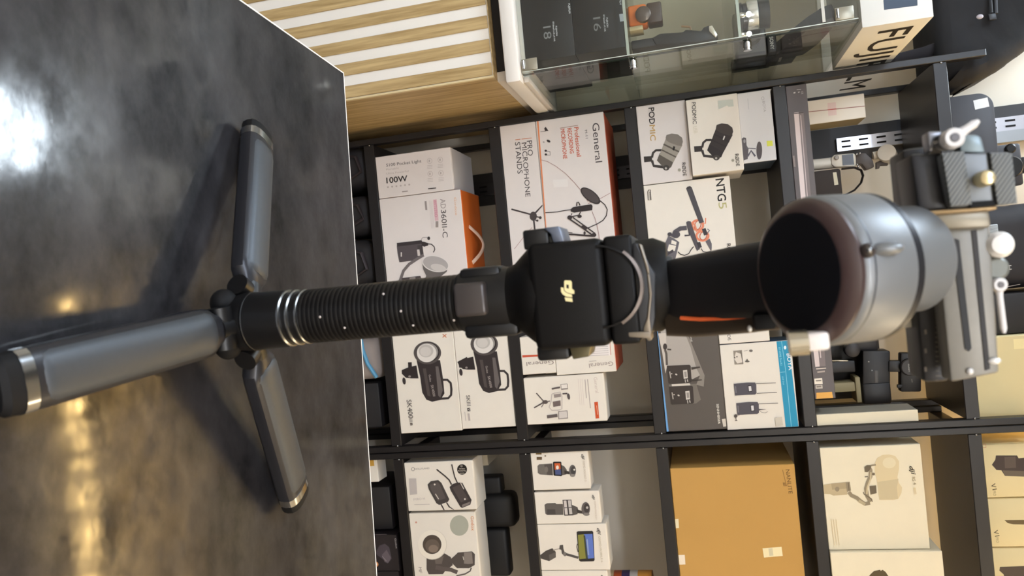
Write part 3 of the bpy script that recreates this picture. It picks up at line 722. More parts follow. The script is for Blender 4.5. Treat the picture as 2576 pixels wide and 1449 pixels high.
def flash_head(a, dx, dy, name2, clamp):
    S = lambda pts: [(x + dx, y + dy) for x, y in pts]
    a.P((52, 45, 45), S([(640, 480), (675, 640), (695, 790), (735, 860), (790, 880), (870, 862), (908, 800), (895, 660), (866, 480)]))
    a.P((104, 96, 94), S([(822, 540), (850, 540), (892, 770), (868, 840), (848, 820)])).P((80, 72, 70), S([(700, 560), (730, 560), (775, 830), (745, 820)]))
    a.L((60, 53, 52), S([(885, 668), (935, 668), (968, 700), (975, 760), (972, 815), (945, 845), (870, 850)]), 22)
    a.E((84, 77, 75), 745 + dx, 410 + dy, 132, 110).E((44, 38, 38), 748 + dx, 404 + dy, 112, 94).E((150, 144, 140), 745 + dx, 402 + dy, 103, 87).E((222, 216, 210), 738 + dx, 412 + dy, 94, 88).E((190, 184, 178), 732 + dx, 392 + dy, 70, 62).E((206, 200, 194), 728 + dx, 398 + dy, 52, 46)
    a.P((48, 41, 41), S([(500, 575), (560, 550), (640, 530), (660, 655), (590, 655), (540, 650), (500, 610)]))
    if clamp: a.P((48, 41, 41), S([(500, 590), (590, 540), (598, 560), (600, 610), (560, 640), (505, 635)])).L((48, 41, 41), S([(495, 596), (586, 548)]), 34)
    else: a.L((48, 41, 41), S([(577, 500), (580, 560)]), 36)
    a.E((58, 50, 50), 522 + dx, 680 + dy, 16, 34, -8).E((150, 140, 136), 575 + dx, 636 + dy, 12, 10)
    a.T((176, 166, 162), 'Godox', (758 + dx, 620 + dy), (768 + dx, 690 + dy), 20).T((176, 166, 162), name2, (778 + dx, 720 + dy), (800 + dx, 828 + dy), 24)
c1 = Carton('carton', 'white carton with flash head picture, lower of the two stacked under the gimbal grip', [(448, 215), (990, 180), (525, 1187), (1074, 1150)], FY, .22, PC, zoom=ZC, z0=b1)
a = c1.art(ZC); flash_head(a, 0, 0, 'SK400II', False)
a.T((66, 58, 56), 'SK400', (546, 862), (566, 1040), 46).T((130, 120, 116), 'III', (572, 1046), (576, 1072), 30); a.P((70, 62, 60), [(580, 1082), (602, 1080), (604, 1104), (583, 1106)]); a.T((230, 220, 210), 'v', (585, 1084), (587, 1102), 14)
a.L((196, 116, 76), [(892, 230), (928, 262)], 7).L((196, 116, 76), [(892, 262), (928, 232)], 7)
a.L((240, 234, 222), [(985, 200), (1072, 1150)], 8); a.done(c1.o)
c2 = Carton('carton', 'white carton with flash head picture and small badge, upper of the two stacked', [(1004, 180), (1530, 140), (1080, 1147), (1604, 1108)], FY, .22, PC, zoom=ZC, z0=c1.z1 + GAP)
a = c2.art(ZC); flash_head(a, 545, -84, 'SK400II', True)
a.T((90, 82, 78), 'SKIII', (1116, 818), (1126, 918), 38); a.P((70, 62, 60), [(1127, 940), (1155, 937), (1159, 968), (1131, 971)]); a.T((230, 220, 210), 'V', (1133, 942), (1136, 966), 20)
a.L(LG, [(1104, 976), (1116, 1062)], 5).L(LG, [(1140, 990), (1150, 1060)], 18); a.done(c2.o)

# --- row above the bottom shelf, right rack
c = Carton('carton', 'white carton showing two wireless transmitters with antennas and a round black badge', [(490, 325), (1140, 310), (514, 803), (1165, 798)], FY, .10, PC, zoom=ZD, z0=b1)
a = c.art(ZD)
a.O((110, 102, 98), 546, 393, 15, 17, 4).T((120, 112, 108), 'HOLLYLAND', (566, 401), (708, 391), 17)
a.E((34, 30, 28), 1031, 396, 49, 52); a.O((210, 200, 190), 1026, 362, 8, 9, 3).T((222, 212, 200), 'Wireless', (1002, 396), (1060, 394), 13).T((222, 212, 200), 'Monitoring', (992, 416), (1068, 413), 13).L((160, 150, 140), [(1006, 434), (1054, 432)], 9)
a.P((188, 180, 176), [(506, 486), (578, 484), (588, 640), (516, 648)])
a.L((72, 64, 62), [(822, 738), (840, 770), (854, 800)], 13).L((72, 64, 62), [(878, 722), (905, 765), (952, 800)], 13)
a.P((72, 66, 64), [(690, 545), (722, 512), (796, 500), (828, 528), (906, 690), (892, 715), (805, 746), (778, 730), (702, 592)]).P((90, 83, 80), [(716, 545), (790, 520), (810, 540), (870, 680), (790, 705), (720, 590)]).E((226, 218, 210), 761, 544, 9).L((214, 206, 198), [(768, 636), (800, 688)], 8)
a.P((62, 55, 54), [(908, 568), (940, 538), (990, 524), (1035, 528), (1126, 696), (1114, 742), (1032, 776), (1014, 765), (918, 602)]).P((80, 72, 70), [(935, 575), (1010, 545), (1095, 690), (1020, 722)]).P((130, 120, 116), [(1030, 745), (1112, 712), (1108, 738), (1034, 768)]).E((226, 218, 210), 1060, 688, 8).L((214, 206, 198), [(1018, 530), (1050, 590)], 8)
a.L((66, 58, 56), [(928, 545), (905, 500), (865, 462), (780, 394)], 14).L((66, 58, 56), [(985, 525), (960, 470), (942, 400), (930, 345)], 12)
a.T(LG, 'PYRO H', (555, 703), (665, 692), 22).L(LG, [(560, 743), (712, 738)], 4); a.done(c.o)
c = Carton('carton', 'white carton showing a ring light and flash bracket with an orange logo', [(516, 817), (1175, 832), (556, 1700), (1216, 1690)], FY, .10, PC, zoom=ZD, z0=b1)
a = c.art(ZD)
a.E((170, 170, 156), 1003, 950, 92, 101).T((212, 128, 60), 'Godox', (1116, 858), (1124, 1002), 32)
a.P((84, 76, 72), [(680, 1272), (860, 1225), (920, 1262), (940, 1340), (862, 1402), (842, 1430), (702, 1432), (680, 1385)]).P((110, 100, 94), [(760, 1280), (850, 1250), (830, 1330), (770, 1330)])
a.P((84, 76, 72), [(925, 1275), (955, 1250), (990, 1216), (1130, 1205), (1158, 1232), (1156, 1340), (1100, 1372), (982, 1372), (945, 1335), (925, 1310)]).P((136, 126, 120), [(1050, 1216), (1128, 1210), (1138, 1325), (1092, 1330), (1050, 1325)]).L((220, 212, 200), [(1040, 1255), (1048, 1290)], 6)
a.L((96, 86, 82), [(770, 1362), (850, 1378), (920, 1386), (985, 1412)], 40).L((96, 88, 84), [(1122, 1366), (1112, 1398), (1062, 1428), (975, 1446)], 13)
a.E((216, 208, 194), 738, 1138, 144, 148).E((238, 230, 216), 735, 1136, 140, 144).E((82, 72, 64), 735, 1136, 93, 95).E((104, 92, 82), 738, 1150, 70, 66).E((134, 118, 106), 748, 1178, 48, 38)
a.T(GR, 'MF', (602, 1360), (608, 1420), 30).E((206, 150, 130), 578, 918, 10); a.done(c.o)
for i, (k, lab) in enumerate((((560, 288), 'thin grey carton lying behind the transmitter carton on the lower shelf'),)):
    p = P(k[0] / ZD[2] + ZD[0], k[1] / ZD[2] + ZD[1], 2.14)
    MB().box(M((170, 160, 140), .6), (.470, 2.12, b1), (.50, 2.30, .66), .001, 1).build('carton', None, (.485, 2.2, b1), lab, 'box')
# dark strap bracket lying behind the ring light carton
t = thing('flash_bracket', 'black flash bracket leaning in the shade behind the ring light carton', 'bracket', (.70, 2.22, b1))
def fb(nm, px0, py0, px1, py1, Y, d, r):
    a_, c_ = P(px0, py0, Y), P(px1, py1, Y); MB().box(BLACK2, (a_.x, Y, b1 if px0 < 1200 else a_.z), (c_.x, Y + d, c_.z), r, 3).build(nm, t)
fb('upright', 1190, 1202, 1262, 1244, 2.19, .05, .008); fb('clamp_body', 1190, 1246, 1300, 1330, 2.18, .07, .022); fb('lower_arm', 1190, 1332, 1285, 1452, 2.19, .05, .012)
# --- second row, left rack
c1 = Carton('carton', 'white microphone stand carton with a tripod picture, under the recording microphone carton', [(65, 178), (334, 140), (160, 1640), (432, 1600)], FY, .24, PW, zoom=ZE, z0=b2)
a = c1.art(ZE)
a.T(DK, 'PRO', (248, 312), (258, 436), 44).T(DK, 'MICROPHONE', (205, 328), (238, 776), 42).T(DK, 'STANDS', (150, 324), (172, 584), 44)
a.L((206, 120, 76), [(152, 303), (196, 297)], 5).L((206, 120, 76), [(205, 297), (288, 287)], 5)
a.L((66, 58, 58), [(120, 877), (280, 920)], 13).L((66, 58, 58), [(392, 843), (315, 912)], 15).L((66, 58, 58), [(306, 970), (322, 1115)], 14).E((72, 64, 64), 302, 935, 30, 38).L((66, 58, 58), [(330, 940), (366, 946)], 10).E((66, 58, 58), 360, 947, 12).L((66, 58, 58), [(318, 968), (345, 973)], 8).E((66, 58, 58), 335, 972, 9)
a.L((170, 134, 130), [(292, 1028), (220, 1110), (146, 1206)], 4); a.done(c1.o)
RTOP = M((196, 92, 62), .5, noise=.35, nscale=60)
c2 = Carton('carton', 'white carton printed with a recording microphone on a boom arm and orange lettering', [(338, 140), (902, 62), (432, 1640), (1000, 1560)], FY, .24, PW, None, RTOP, zoom=ZE, z0=c1.z1 + GAP)
a = c2.art(ZE)
a.T((66, 58, 60), 'General', (790, 166), (818, 492), 58, bold=-.012).T((80, 72, 72), 'M-11', (728, 222), (736, 292), 20)
OR = (198, 84, 44)
a.T(OR, 'Professional', (640, 200), (664, 442), 36, bold=.012).T(OR, 'RECORDING', (584, 208), (606, 416), 34, bold=.012).T(OR, 'MICROPHONE', (528, 214), (550, 460), 34, bold=.012).L((150, 110, 90), [(522, 206), (672, 182)], 4)
a.P((60, 52, 52), [(392, 208), (404, 194), (428, 228), (400, 231)]).L((90, 80, 80), [(362, 236), (405, 231)], 3).E((60, 52, 52), 428, 313, 17, 10, 30).L((60, 52, 52), [(395, 322), (382, 320)], 6)
a.E((60, 52, 52), 405, 393, 10, 9).E((60, 52, 52), 406, 424, 10, 9).L((60, 52, 52), [(412, 396), (440, 400), (443, 430), (412, 428)], 4)
AR = (160, 120, 118)
a.L(AR, [(365, 468), (420, 483), (490, 522), (570, 582), (645, 660), (700, 724), (756, 815)], 4).L(AR, [(788, 895), (812, 950), (830, 1010), (846, 1090), (856, 1180)], 4).L(AR, [(956, 740), (865, 785), (755, 832)], 4)
a.P((228, 222, 218), [(466, 632), (586, 626), (590, 690), (470, 698)])
a.L((60, 52, 52), [(398, 906), (500, 900), (560, 888), (612, 882)], 7)
a.L((52, 45, 46), [(857, 808), (895, 840), (915, 880), (908, 930), (880, 970), (830, 1000), (748, 1036)], 8)
a.E((52, 45, 46), 776, 766, 98, 44, 38).E((78, 70, 70), 774, 764, 86, 36, 38)
a.P((50, 43, 44), [(610, 880), (632, 860), (690, 850), (782, 836), (794, 850), (790, 886), (690, 898), (640, 906), (614, 896)]).L((50, 43, 44), [(662, 850), (665, 822), (676, 818), (690, 845)], 9)
a.L((58, 50, 50), [(622, 912), (615, 940), (680, 926), (694, 900)], 9).E((58, 50, 50), 686, 936, 18, 14)
a.E((58, 50, 50), 604, 946, 20, 18).L((58, 50, 50), [(602, 958), (700, 1025), (795, 1094)], 12).L((58, 50, 50), [(628, 944), (720, 1010), (815, 1078)], 10).E((58, 50, 50), 805, 1090, 20, 16).E((58, 50, 50), 724, 1030, 26, 16, 35)
a.L((58, 50, 50), [(815, 1100), (740, 1096), (640, 1086), (500, 1086), (420, 1100)], 15).L((58, 50, 50), [(628, 1074), (560, 1064), (505, 1066), (480, 1082)], 6).E((58, 50, 50), 728, 1074, 9, 14)
a.L((226, 132, 78), [(340, 142), (372, 560), (412, 1110), (440, 1600)], 10); a.done(c2.o)
# the pair of small cartons standing on end, lettering upside down
g1 = Carton('carton', 'small white carton with a red band and upside-down lettering, on the video kit carton side', [(125, 130), (490, 100), (185, 556), (549, 530)], FY, .20, PC, None, None, zoom=ZF, z0=b2)
a = g1.art(ZF)
a.P((200, 84, 56), [(152, 334), (346, 326), (348, 346), (156, 360)]).P((200, 84, 56), [(486, 320), (526, 317), (528, 336), (488, 338)]).P((196, 190, 180), [(352, 326), (480, 320), (482, 340), (354, 346)])
a.T((140, 124, 118), 'General', (510, 392), (200, 412), 46, bold=-.01); a.L((222, 150, 110), [(528, 318), (549, 528)], 7); a.done(g1.o)
g2 = Carton('carton', 'white carton with red top edge and upside-down lettering, above the red band carton', [(500, 80), (1180, 20), (555, 556), (1226, 520)], FY, .20, PC, None, RTOP, zoom=ZF, z0=g1.z1 + GAP)
a = g2.art(ZF)
a.P((238, 230, 226), [(832, 170), (1150, 150), (1165, 335), (835, 345)])
for k in range(6): a.L((186, 178, 174), [(838 + k, 222 + k * 24), (1128 + k * 2, 208 + k * 24)], 6)
a.L((196, 110, 80), [(1150, 160), (1162, 330)], 6).L((120, 110, 106), [(1075, 170), (1110, 168)], 9)
a.T((160, 144, 138), 'General', (1186, 402), (912, 430), 50, bold=-.01); a.L((140, 126, 120), [(915, 402), (998, 396)], 4); a.L((226, 140, 110), [(1190, 150), (1226, 520)], 7); a.done(g2.o)
c = Carton('carton', 'white video kit carton with a phone rig picture and a small red label', [(178, 592), (1084, 540), (220, 1125), (1112, 1080)], FY, .065, PC, zoom=ZF, z0=b2)
a = c.art(ZF)
a.T((206, 190, 180), 'General', (966, 585), (988, 765), 40, bold=-.01)
a.L((176, 164, 156), [(897, 605), (930, 936)], 9).L((182, 170, 162), [(868, 610), (884, 822)], 9)
for k in range(3): a.L((218, 206, 198), [(790 + k * 22, 600), (812 + k * 22, 900)], 5)
a.P((206, 84, 42), [(973, 868), (1014, 862), (1030, 1050), (990, 1054)]); a.L((236, 190, 160), [(1000, 905), (1013, 1010)], 6)
a.L((92, 82, 80), [(314, 764), (396, 856)], 13).L((92, 82, 80), [(288, 932), (395, 872)], 15).L((110, 100, 98), [(372, 925), (405, 872)], 10).E((88, 78, 76), 415, 866, 32, 22).L((110, 100, 98), [(440, 862), (470, 855)], 12)
a.L((196, 186, 180), [(490, 776), (520, 764), (586, 752), (606, 800), (606, 945), (560, 958), (490, 960), (460, 925), (482, 862), (490, 776)], 10)
a.P((150, 138, 134), [(512, 780), (590, 770), (596, 806), (518, 818)]).P((112, 98, 96), [(502, 862), (588, 848), (592, 908), (508, 922)])
a.P((146, 136, 130), [(588, 664), (668, 656), (676, 720), (598, 728)]).P((232, 224, 216), [(596, 668), (662, 662), (668, 706), (602, 712)]).L((96, 86, 84), [(490, 716), (585, 698)], 20)
a.P((140, 130, 126), [(564, 970), (668, 960), (676, 1052), (566, 1062)]).P((212, 204, 198), [(572, 978), (660, 968), (668, 1042), (574, 1052)]).L((100, 90, 88), [(436, 1034), (555, 1018)], 36)
a.L((90, 80, 78), [(612, 772), (668, 768)], 16).E((84, 76, 76), 682, 802, 16, 36, -10); a.done(c.o)

# --- second row, right rack
pk1 = Carton('carton', 'white pocket camera carton with an orange and blue screen picture, nearest the paired posts', [(140, 212), (700, 208), (178, 606), (728, 582)], FY, .065, PC, zoom=ZG, z0=b2)
a = pk1.art(ZG)
a.P((112, 106, 100), [(205, 362), (222, 346), (352, 336), (358, 455), (228, 446), (208, 430)]).P((86, 80, 76), [(270, 350), (352, 340), (356, 452), (300, 448)]).E((120, 112, 106), 292, 398, 18, 30)
a.P((96, 90, 86), [(440, 350), (470, 365), (495, 400), (490, 445), (445, 455)]).P((58, 52, 50), [(470, 405), (530, 418), (535, 445), (472, 440)])
a.P((28, 25, 26), [(358, 326), (366, 319), (434, 318), (441, 326), (448, 456), (440, 463), (370, 458), (362, 448)]).P((196, 96, 52), [(372, 335), (430, 334), (434, 392), (376, 400)]).P((74, 86, 130), [(378, 400), (434, 392), (440, 448), (382, 446)]).E((238, 226, 214), 402, 376, 14, 20)
a.E((100, 96, 94), 552, 410, 34, 60).E((70, 66, 66), 558, 405, 24, 40).E((220, 214, 206), 569, 398, 9).E((140, 134, 128), 552, 455, 26, 14)
a.T((36, 30, 28), 'dji', (638, 246), (648, 300), 26, shear=.3, bold=.02).T((196, 184, 168), 'OSMO POCKET 3', (652, 312), (672, 512), 20)
a.R((104, 84, 44), 190, 228, 246, 248).R((104, 84, 60), 198, 272, 250, 300).R((200, 180, 150), 256, 232, 310, 236).L((120, 104, 80), [(276, 262), (290, 262)], 12); a.done(pk1.o)
pk2 = Carton('carton', 'white pocket camera carton with grey striped screen, between two other pocket cartons', [(172, 622), (814, 606), (204, 936), (832, 926)], FY, .065, PC, zoom=ZG, z0=b2)
a = pk2.art(ZG)
a.P((98, 92, 88), [(274, 745), (298, 730), (380, 727), (392, 738), (456, 738), (462, 845), (300, 846), (282, 832)]).P((76, 70, 68), [(300, 790), (380, 790), (384, 842), (300, 842)])
a.P((90, 84, 80), [(545, 745), (600, 768), (610, 800), (600, 838), (556, 850)]).P((62, 56, 54), [(590, 790), (655, 808), (656, 834), (600, 828)])
a.P((64, 58, 58), [(452, 697), (540, 694), (556, 850), (470, 853)]).P((206, 198, 194), [(462, 704), (490, 703), (506, 842), (478, 843)]).P((196, 190, 186), [(505, 702), (534, 700), (550, 836), (520, 838)]).L((84, 78, 78), [(470, 775), (548, 770)], 8)
a.E((98, 92, 90), 682, 786, 42, 68).E((66, 60, 60), 690, 778, 28, 46).E((190, 184, 178), 696, 772, 12).E((130, 124, 120), 690, 838, 30, 16)
a.T((48, 42, 40), 'dji', (745, 648), (753, 696), 22, shear=.3, bold=.02).T((206, 194, 180), 'OSMO POCKET', (766, 706), (778, 892), 16); a.done(pk2.o)
pk3 = Carton('carton', 'white phone stabiliser carton with a green and blue landscape on its phone picture', [(204, 944), (884, 930), (240, 1396), (916, 1386)], FY, .075, PC, zoom=ZG, z0=b2)
a = pk3.art(ZG)
a.P((76, 70, 66), [(228, 1242), (290, 1198), (352, 1174), (385, 1210), (386, 1264), (320, 1302), (236, 1276)]).P((100, 94, 88), [(318, 1240), (380, 1215), (384, 1262), (324, 1296)]).L((176, 166, 156), [(360, 1192), (425, 1178)], 10)
a.P((84, 78, 74), [(425, 1145), (458, 1140), (462, 1180), (476, 1222), (462, 1244), (445, 1225), (440, 1190), (420, 1185)]).E((130, 122, 116), 476, 1232, 16, 22).L((88, 82, 78), [(485, 1232), (610, 1268)], 24)
a.P((46, 42, 40), [(592, 1016), (604, 1006), (746, 1002), (756, 1014), (770, 1292), (758, 1303), (632, 1306), (616, 1296)]).P((136, 134, 62), [(604, 1042), (666, 1036), (690, 1275), (620, 1282)]).P((96, 120, 196), [(664, 1036), (748, 1032), (764, 1272), (690, 1278)]).P((62, 70, 60), [(660, 1048), (676, 1046), (704, 1276), (684, 1280)]).P((150, 168, 206), [(690, 1090), (700, 1080), (716, 1240), (704, 1244)])
a.L((60, 54, 50), [(600, 1130), (594, 1160), (606, 1210)], 8)
a.T((36, 30, 28), 'dji', (792, 976), (804, 1042), 30, shear=.3, bold=.02).T((190, 180, 158), 'OSMO MOBILE 6', (806, 1056), (834, 1312), 20); a.done(pk3.o)
pk4 = Carton('carton', 'white carton cut off by the frame edge, next after the phone stabiliser carton', [(241, 1402), (892, 1390), (270, 1760), (920, 1750)], FY, .065, PC, zoom=ZG, z0=b2)
a = pk4.art(ZG); a.T((36, 30, 28), 'dji', (832, 1440), (840, 1500), 28, shear=.3, bold=.02); a.done(pk4.o)
# striped tube standing behind it
q0, q1 = P(1500, 1437, 2.16), P(1640, 1437, 2.16)
t = thing('striped_tube', 'orange, red and purple striped round tube standing behind the white pocket cartons', 'tube', (q1.x + .045, 2.16, b2))
cx = q1.x + .045; zt = q1.z; H = zt - b2
for nm, h0, h1, col in (('tube_body', 0, .62, (232, 206, 160)), ('red_band', .621, .70, (206, 96, 50)), ('purple_band', .701, .78, (74, 60, 110)), ('white_band', .781, .86, (220, 214, 210)), ('orange_cap', .861, 1.0, (226, 160, 70))):
    MB().lathe(M(col, .45), (cx, 2.16, b2 + H * h0), (0, 0, 1), [(0, .046), (H * (h1 - h0), .046)], 36).build(nm, t)

# --- third row, left rack
def podmic(a, dx, dy, dark):
    S = lambda pts: [(x + dx, y + dy) for x, y in pts]
    c1, c2_, c3 = ((66, 58, 55), (54, 47, 46), (46, 40, 40)) if dark else ((128, 120, 112), (156, 148, 138), (92, 85, 78))
    a.L((58, 52, 50), S([(300, 515), (262, 516), (240, 535), (232, 570)]), 17).L((58, 52, 50), S([(232, 590), (245, 630), (330, 640)]), 20).P((54, 48, 46), S([(172, 562), (232, 558), (234, 598), (176, 604)]))
    a.P(c3, S([(290, 535), (392, 592), (372, 640), (340, 655), (300, 625), (268, 590)]))
    a.P(c2_, S([(334, 428), (455, 478), (388, 605), (288, 548)]))
    a.L(c3, S([(316, 472), (430, 528)]), 12).L(c3, S([(300, 512), (408, 566)]), 10)
    a.P(c1, S([(332, 425), (338, 405), (375, 394), (420, 400), (452, 425), (458, 455), (448, 485), (420, 482), (360, 460), (338, 445)]))
    a.P((38, 33, 32), S([(388, 486), (402, 491), (394, 520), (381, 514)])).E((66, 60, 57), 336 + dx, 644 + dy, 24, 20).E((180, 172, 164), 334 + dx, 648 + dy, 8)
p1 = Carton('carton', 'white carton with a grey podcast microphone and gold lettering, leftmost on its shelf', [(115, 193), (481, 150), (160, 772), (519, 727)], FY, .14, PW, zoom=ZH, z0=b3)
a = p1.art(ZH); podmic(a, 0, 0, False)
a.T((36, 30, 30), 'POD', (207, 208), (214, 326), 42, bold=.015).T((190, 152, 84), 'MIC', (215, 334), (222, 448), 40, bold=.005)
a.T((44, 38, 36), 'R\u00d8DE', (450, 608), (459, 704), 26, bold=.01).E((160, 156, 140), 432, 660, 11); a.done(p1.o)
p2 = Carton('carton', 'white carton with a black podcast microphone, above the grey microphone carton', [(484, 149), (861, 100), (519, 706), (894, 654)], 1.985, .18, PC, zoom=ZH, z0=p1.z1 + GAP)
a = p2.art(ZH); podmic(a, 366, -74, True)
a.T((44, 38, 36), 'PODMIC', (522, 168), (530, 326), 30).T((214, 206, 186), 'USB', (532, 344), (538, 394), 28).E((160, 156, 140), 822, 590, 10)
a.P((198, 202, 192), [(712, 156), (822, 146), (828, 196), (790, 200), (780, 190), (718, 218)]); a.L((220, 214, 208), [(752, 440), (762, 412)], 9)
a.T((44, 38, 36), 'R\u00d8DE', (838, 545), (847, 632), 26, bold=.01); a.done(p2.o)
p3 = Carton('carton', 'pale carton with a yellow sticker and clip microphone, topmost of the three stacked', [(866, 98), (1106, 72), (896, 610), (1130, 590)], 2.0, .16, M((214, 212, 212), .5), M((52, 66, 82), .5), zoom=ZH, z0=p2.z1 + GAP)
a = p3.art(ZH)
a.T((170, 166, 166), 'BOYA', (1036, 160), (1046, 238), 20).O((176, 172, 170), 1040, 138, 9, 12, 3).L((190, 190, 192), [(930, 140), (938, 218)], 4)
a.P((92, 88, 92), [(886, 432), (900, 422), (918, 426), (922, 480), (936, 505), (930, 580), (900, 590), (892, 540)]).L((104, 102, 110), [(918, 500), (990, 505)], 6).L((96, 94, 104), [(930, 560), (955, 520), (985, 560)], 14).E((88, 82, 84), 1014, 518, 21, 66)
a.E((150, 148, 152), 906, 450, 8, 14).P((224, 228, 96), [(1068, 448), (1110, 446), (1114, 484), (1072, 488)]); a.done(p3.o)
n5 = Carton('carton', 'white carton showing a shotgun microphone in an orange shock mount with pistol grip', [(161, 776), (799, 700), (212, 1440), (852, 1350)], FY, .20, PC, zoom=ZH, z0=b3)
a = n5.art(ZH)
a.T((40, 35, 33), 'NTG', (696, 728), (714, 888), 62, bold=.018).T((186, 180, 124), '5', (716, 898), (722, 946), 60)
CO = (228, 140, 108); GY_ = (104, 100, 106)
a.O(CO, 565, 1062, 40, 36, 16).O(CO, 600, 1140, 44, 34, 16).O((200, 110, 84), 566, 1062, 22, 34, 7, 20).O((200, 110, 84), 606, 1140, 24, 30, 7, 20)
a.P((78, 75, 80), [(481, 795), (490, 782), (510, 777), (522, 786), (612, 1040), (578, 1050)]).P((64, 60, 64), [(596, 1092), (622, 1082), (640, 1130), (612, 1138)]).P((58, 55, 58), [(481, 795), (490, 782), (510, 777), (522, 786), (500, 798)])
a.L(CO, [(520, 1040), (545, 1060), (560, 1110)], 12).L(CO, [(600, 1045), (622, 1050), (624, 1010)], 8).L((120, 116, 120), [(636, 1120), (652, 1100), (636, 1090)], 8)
a.P(GY_, [(622, 1180), (652, 1160), (668, 1196), (668, 1232), (660, 1246)])
a.P((84, 80, 86), [(482, 1042), (494, 1032), (514, 1034), (582, 1236), (560, 1250), (490, 1085)]).P((62, 58, 62), [(556, 1188), (584, 1184), (596, 1222), (572, 1232)])
a.L((88, 84, 90), [(486, 1082), (440, 1086), (402, 1110), (385, 1150)], 32).E((78, 74, 80), 408, 1130, 30, 26).E((74, 70, 76), 362, 1128, 16, 14).L((74, 70, 76), [(500, 1088), (506, 1135), (470, 1138)], 12)
a.P(GY_, [(352, 1140), (395, 1160), (432, 1186), (400, 1322), (372, 1328), (330, 1318), (322, 1302), (300, 1312), (284, 1292)])
a.P((232, 224, 212), [(376, 1170), (412, 1184), (408, 1206), (372, 1198)]).P((232, 224, 212), [(356, 1202), (408, 1212), (400, 1246), (372, 1264), (345, 1246)]).P((66, 62, 68), [(340, 1264), (385, 1238), (392, 1256), (350, 1280), (330, 1300), (318, 1302)])
a.L((60, 55, 58), [(422, 1256), (440, 1274), (470, 1282), (500, 1270), (518, 1240), (536, 1218)], 7).L((60, 55, 58), [(590, 1232), (604, 1254), (635, 1262), (662, 1254), (664, 1236)], 6)
a.L((70, 62, 58), [(202, 818), (206, 880), (226, 878), (220, 804), (208, 806), (202, 818)], 5).T((60, 52, 50), 'RYCOTE', (210, 822), (215, 876), 9)
a.T((44, 38, 36), 'R\u00d8DE', (778, 1198), (790, 1310), 28, bold=.01); a.done(n5.o)
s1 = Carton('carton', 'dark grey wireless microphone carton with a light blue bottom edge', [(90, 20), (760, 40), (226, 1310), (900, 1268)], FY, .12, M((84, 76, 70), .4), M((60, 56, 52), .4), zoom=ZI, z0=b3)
a = s1.art(ZI)
a.P((176, 168, 160), [(150, 40), (330, 40), (420, 200), (500, 400), (560, 620), (600, 700), (520, 740), (260, 640), (190, 300)]).P((140, 132, 124), [(420, 200), (470, 260), (560, 480), (650, 700), (640, 820), (560, 800), (600, 700), (560, 620), (500, 400)])
a.P((206, 196, 186), [(152, 250), (235, 246), (250, 590), (230, 680), (196, 460)])
a.P((118, 110, 102), [(265, 800), (560, 790), (610, 960), (560, 1000), (300, 1010)]).P((214, 204, 192), [(296, 795), (490, 784), (498, 806), (300, 816)])
a.P((112, 164, 218), [(92, 20), (125, 20), (266, 1312), (228, 1312)])
a.E((64, 56, 52), 226, 392, 22, 34).L((92, 84, 78), [(226, 425), (240, 470), (246, 590)], 24).L((64, 56, 52), [(250, 420), (292, 424)], 16)
for dx, dy in ((0, 0), (25, 224)):
    a.P((62, 54, 50), [(244 + dx, 596 + dy), (485 + dx, 586 + dy), (500 + dx, 596 + dy), (512 + dx, 765 + dy), (500 + dx, 776 + dy), (275 + dx, 790 + dy), (262 + dx, 778 + dy)])
    a.P((206, 198, 190), [(418 + dx, 646 + dy), (462 + dx, 640 + dy), (470 + dx, 730 + dy), (426 + dx, 736 + dy)]).P((150, 142, 136), [(430 + dx, 660 + dy), (456 + dx, 658 + dy), (460 + dx, 715 + dy), (436 + dx, 718 + dy)])
    a.E((206, 198, 190), 346 + dx, 690 + dy, 12, 8, 30).E((220, 212, 204), 297 + dx, 682 + dy, 6).L((190, 182, 174), [(276 + dx, 658 + dy), (288 + dx, 730 + dy)], 10).L((190, 182, 174), [(440 + dx, 742 + dy), (446 + dx, 775 + dy)], 8).L((190, 182, 174), [(464 + dx, 742 + dy), (470 + dx, 768 + dy)], 10)
a.P((72, 64, 58), [(505, 612), (600, 604), (604, 616), (510, 640)]).P((72, 64, 58), [(512, 745), (620, 742), (622, 752), (516, 764)])
a.T((232, 224, 214), 'Video Sound', (480, 110), (500, 334), 22).T((232, 224, 214), 'G4', (556, 150), (562, 196), 26)
a.T((236, 228, 216), 'SENNHEISER', (776, 1006), (795, 1218), 24, bold=.015).P((214, 204, 192), [(834, 1168), (884, 1160), (896, 1244), (850, 1250)]); a.done(s1.o)
r1 = Carton('carton', 'small white carton on the dark grey wireless carton, right before the teal carton', [(760, 30), (1310, 10), (811, 368), (1358, 326)], FY, .12, PC, zoom=ZI, z0=s1.z1 + GAP)
a = r1.art(ZI); a.T((60, 52, 48), 'R\u00d8DE', (880, 190), (902, 328), 34); a.done(r1.o)
y1 = Carton('carton', 'white and teal carton printed with two beltpack transmitters', [(815, 374), (1545, 326), (910, 1283), (1688, 1252)], FY, .12, PC, M((30, 66, 96), .5), zoom=ZI, z0=s1.z1 + GAP)
a = y1.art(ZI)
a.P((44, 150, 188), [(1420, 336), (1546, 326), (1690, 1252), (1520, 1262)]).L((150, 216, 232), [(1474, 332), (1520, 660), (1580, 1254)], 5).L((150, 216, 232), [(1462, 668), (1512, 662)], 5)
a.T((240, 246, 250), 'BOYA', (1528, 468), (1552, 644), 46, bold=.01).T((150, 220, 236), 'BY-WM8 Pro-K1', (1440, 400), (1462, 592), 22).T((150, 220, 236), 'UHF Dual', (1478, 712), (1490, 800), 16)
a.E((230, 244, 250), 1512, 402, 14, 20)
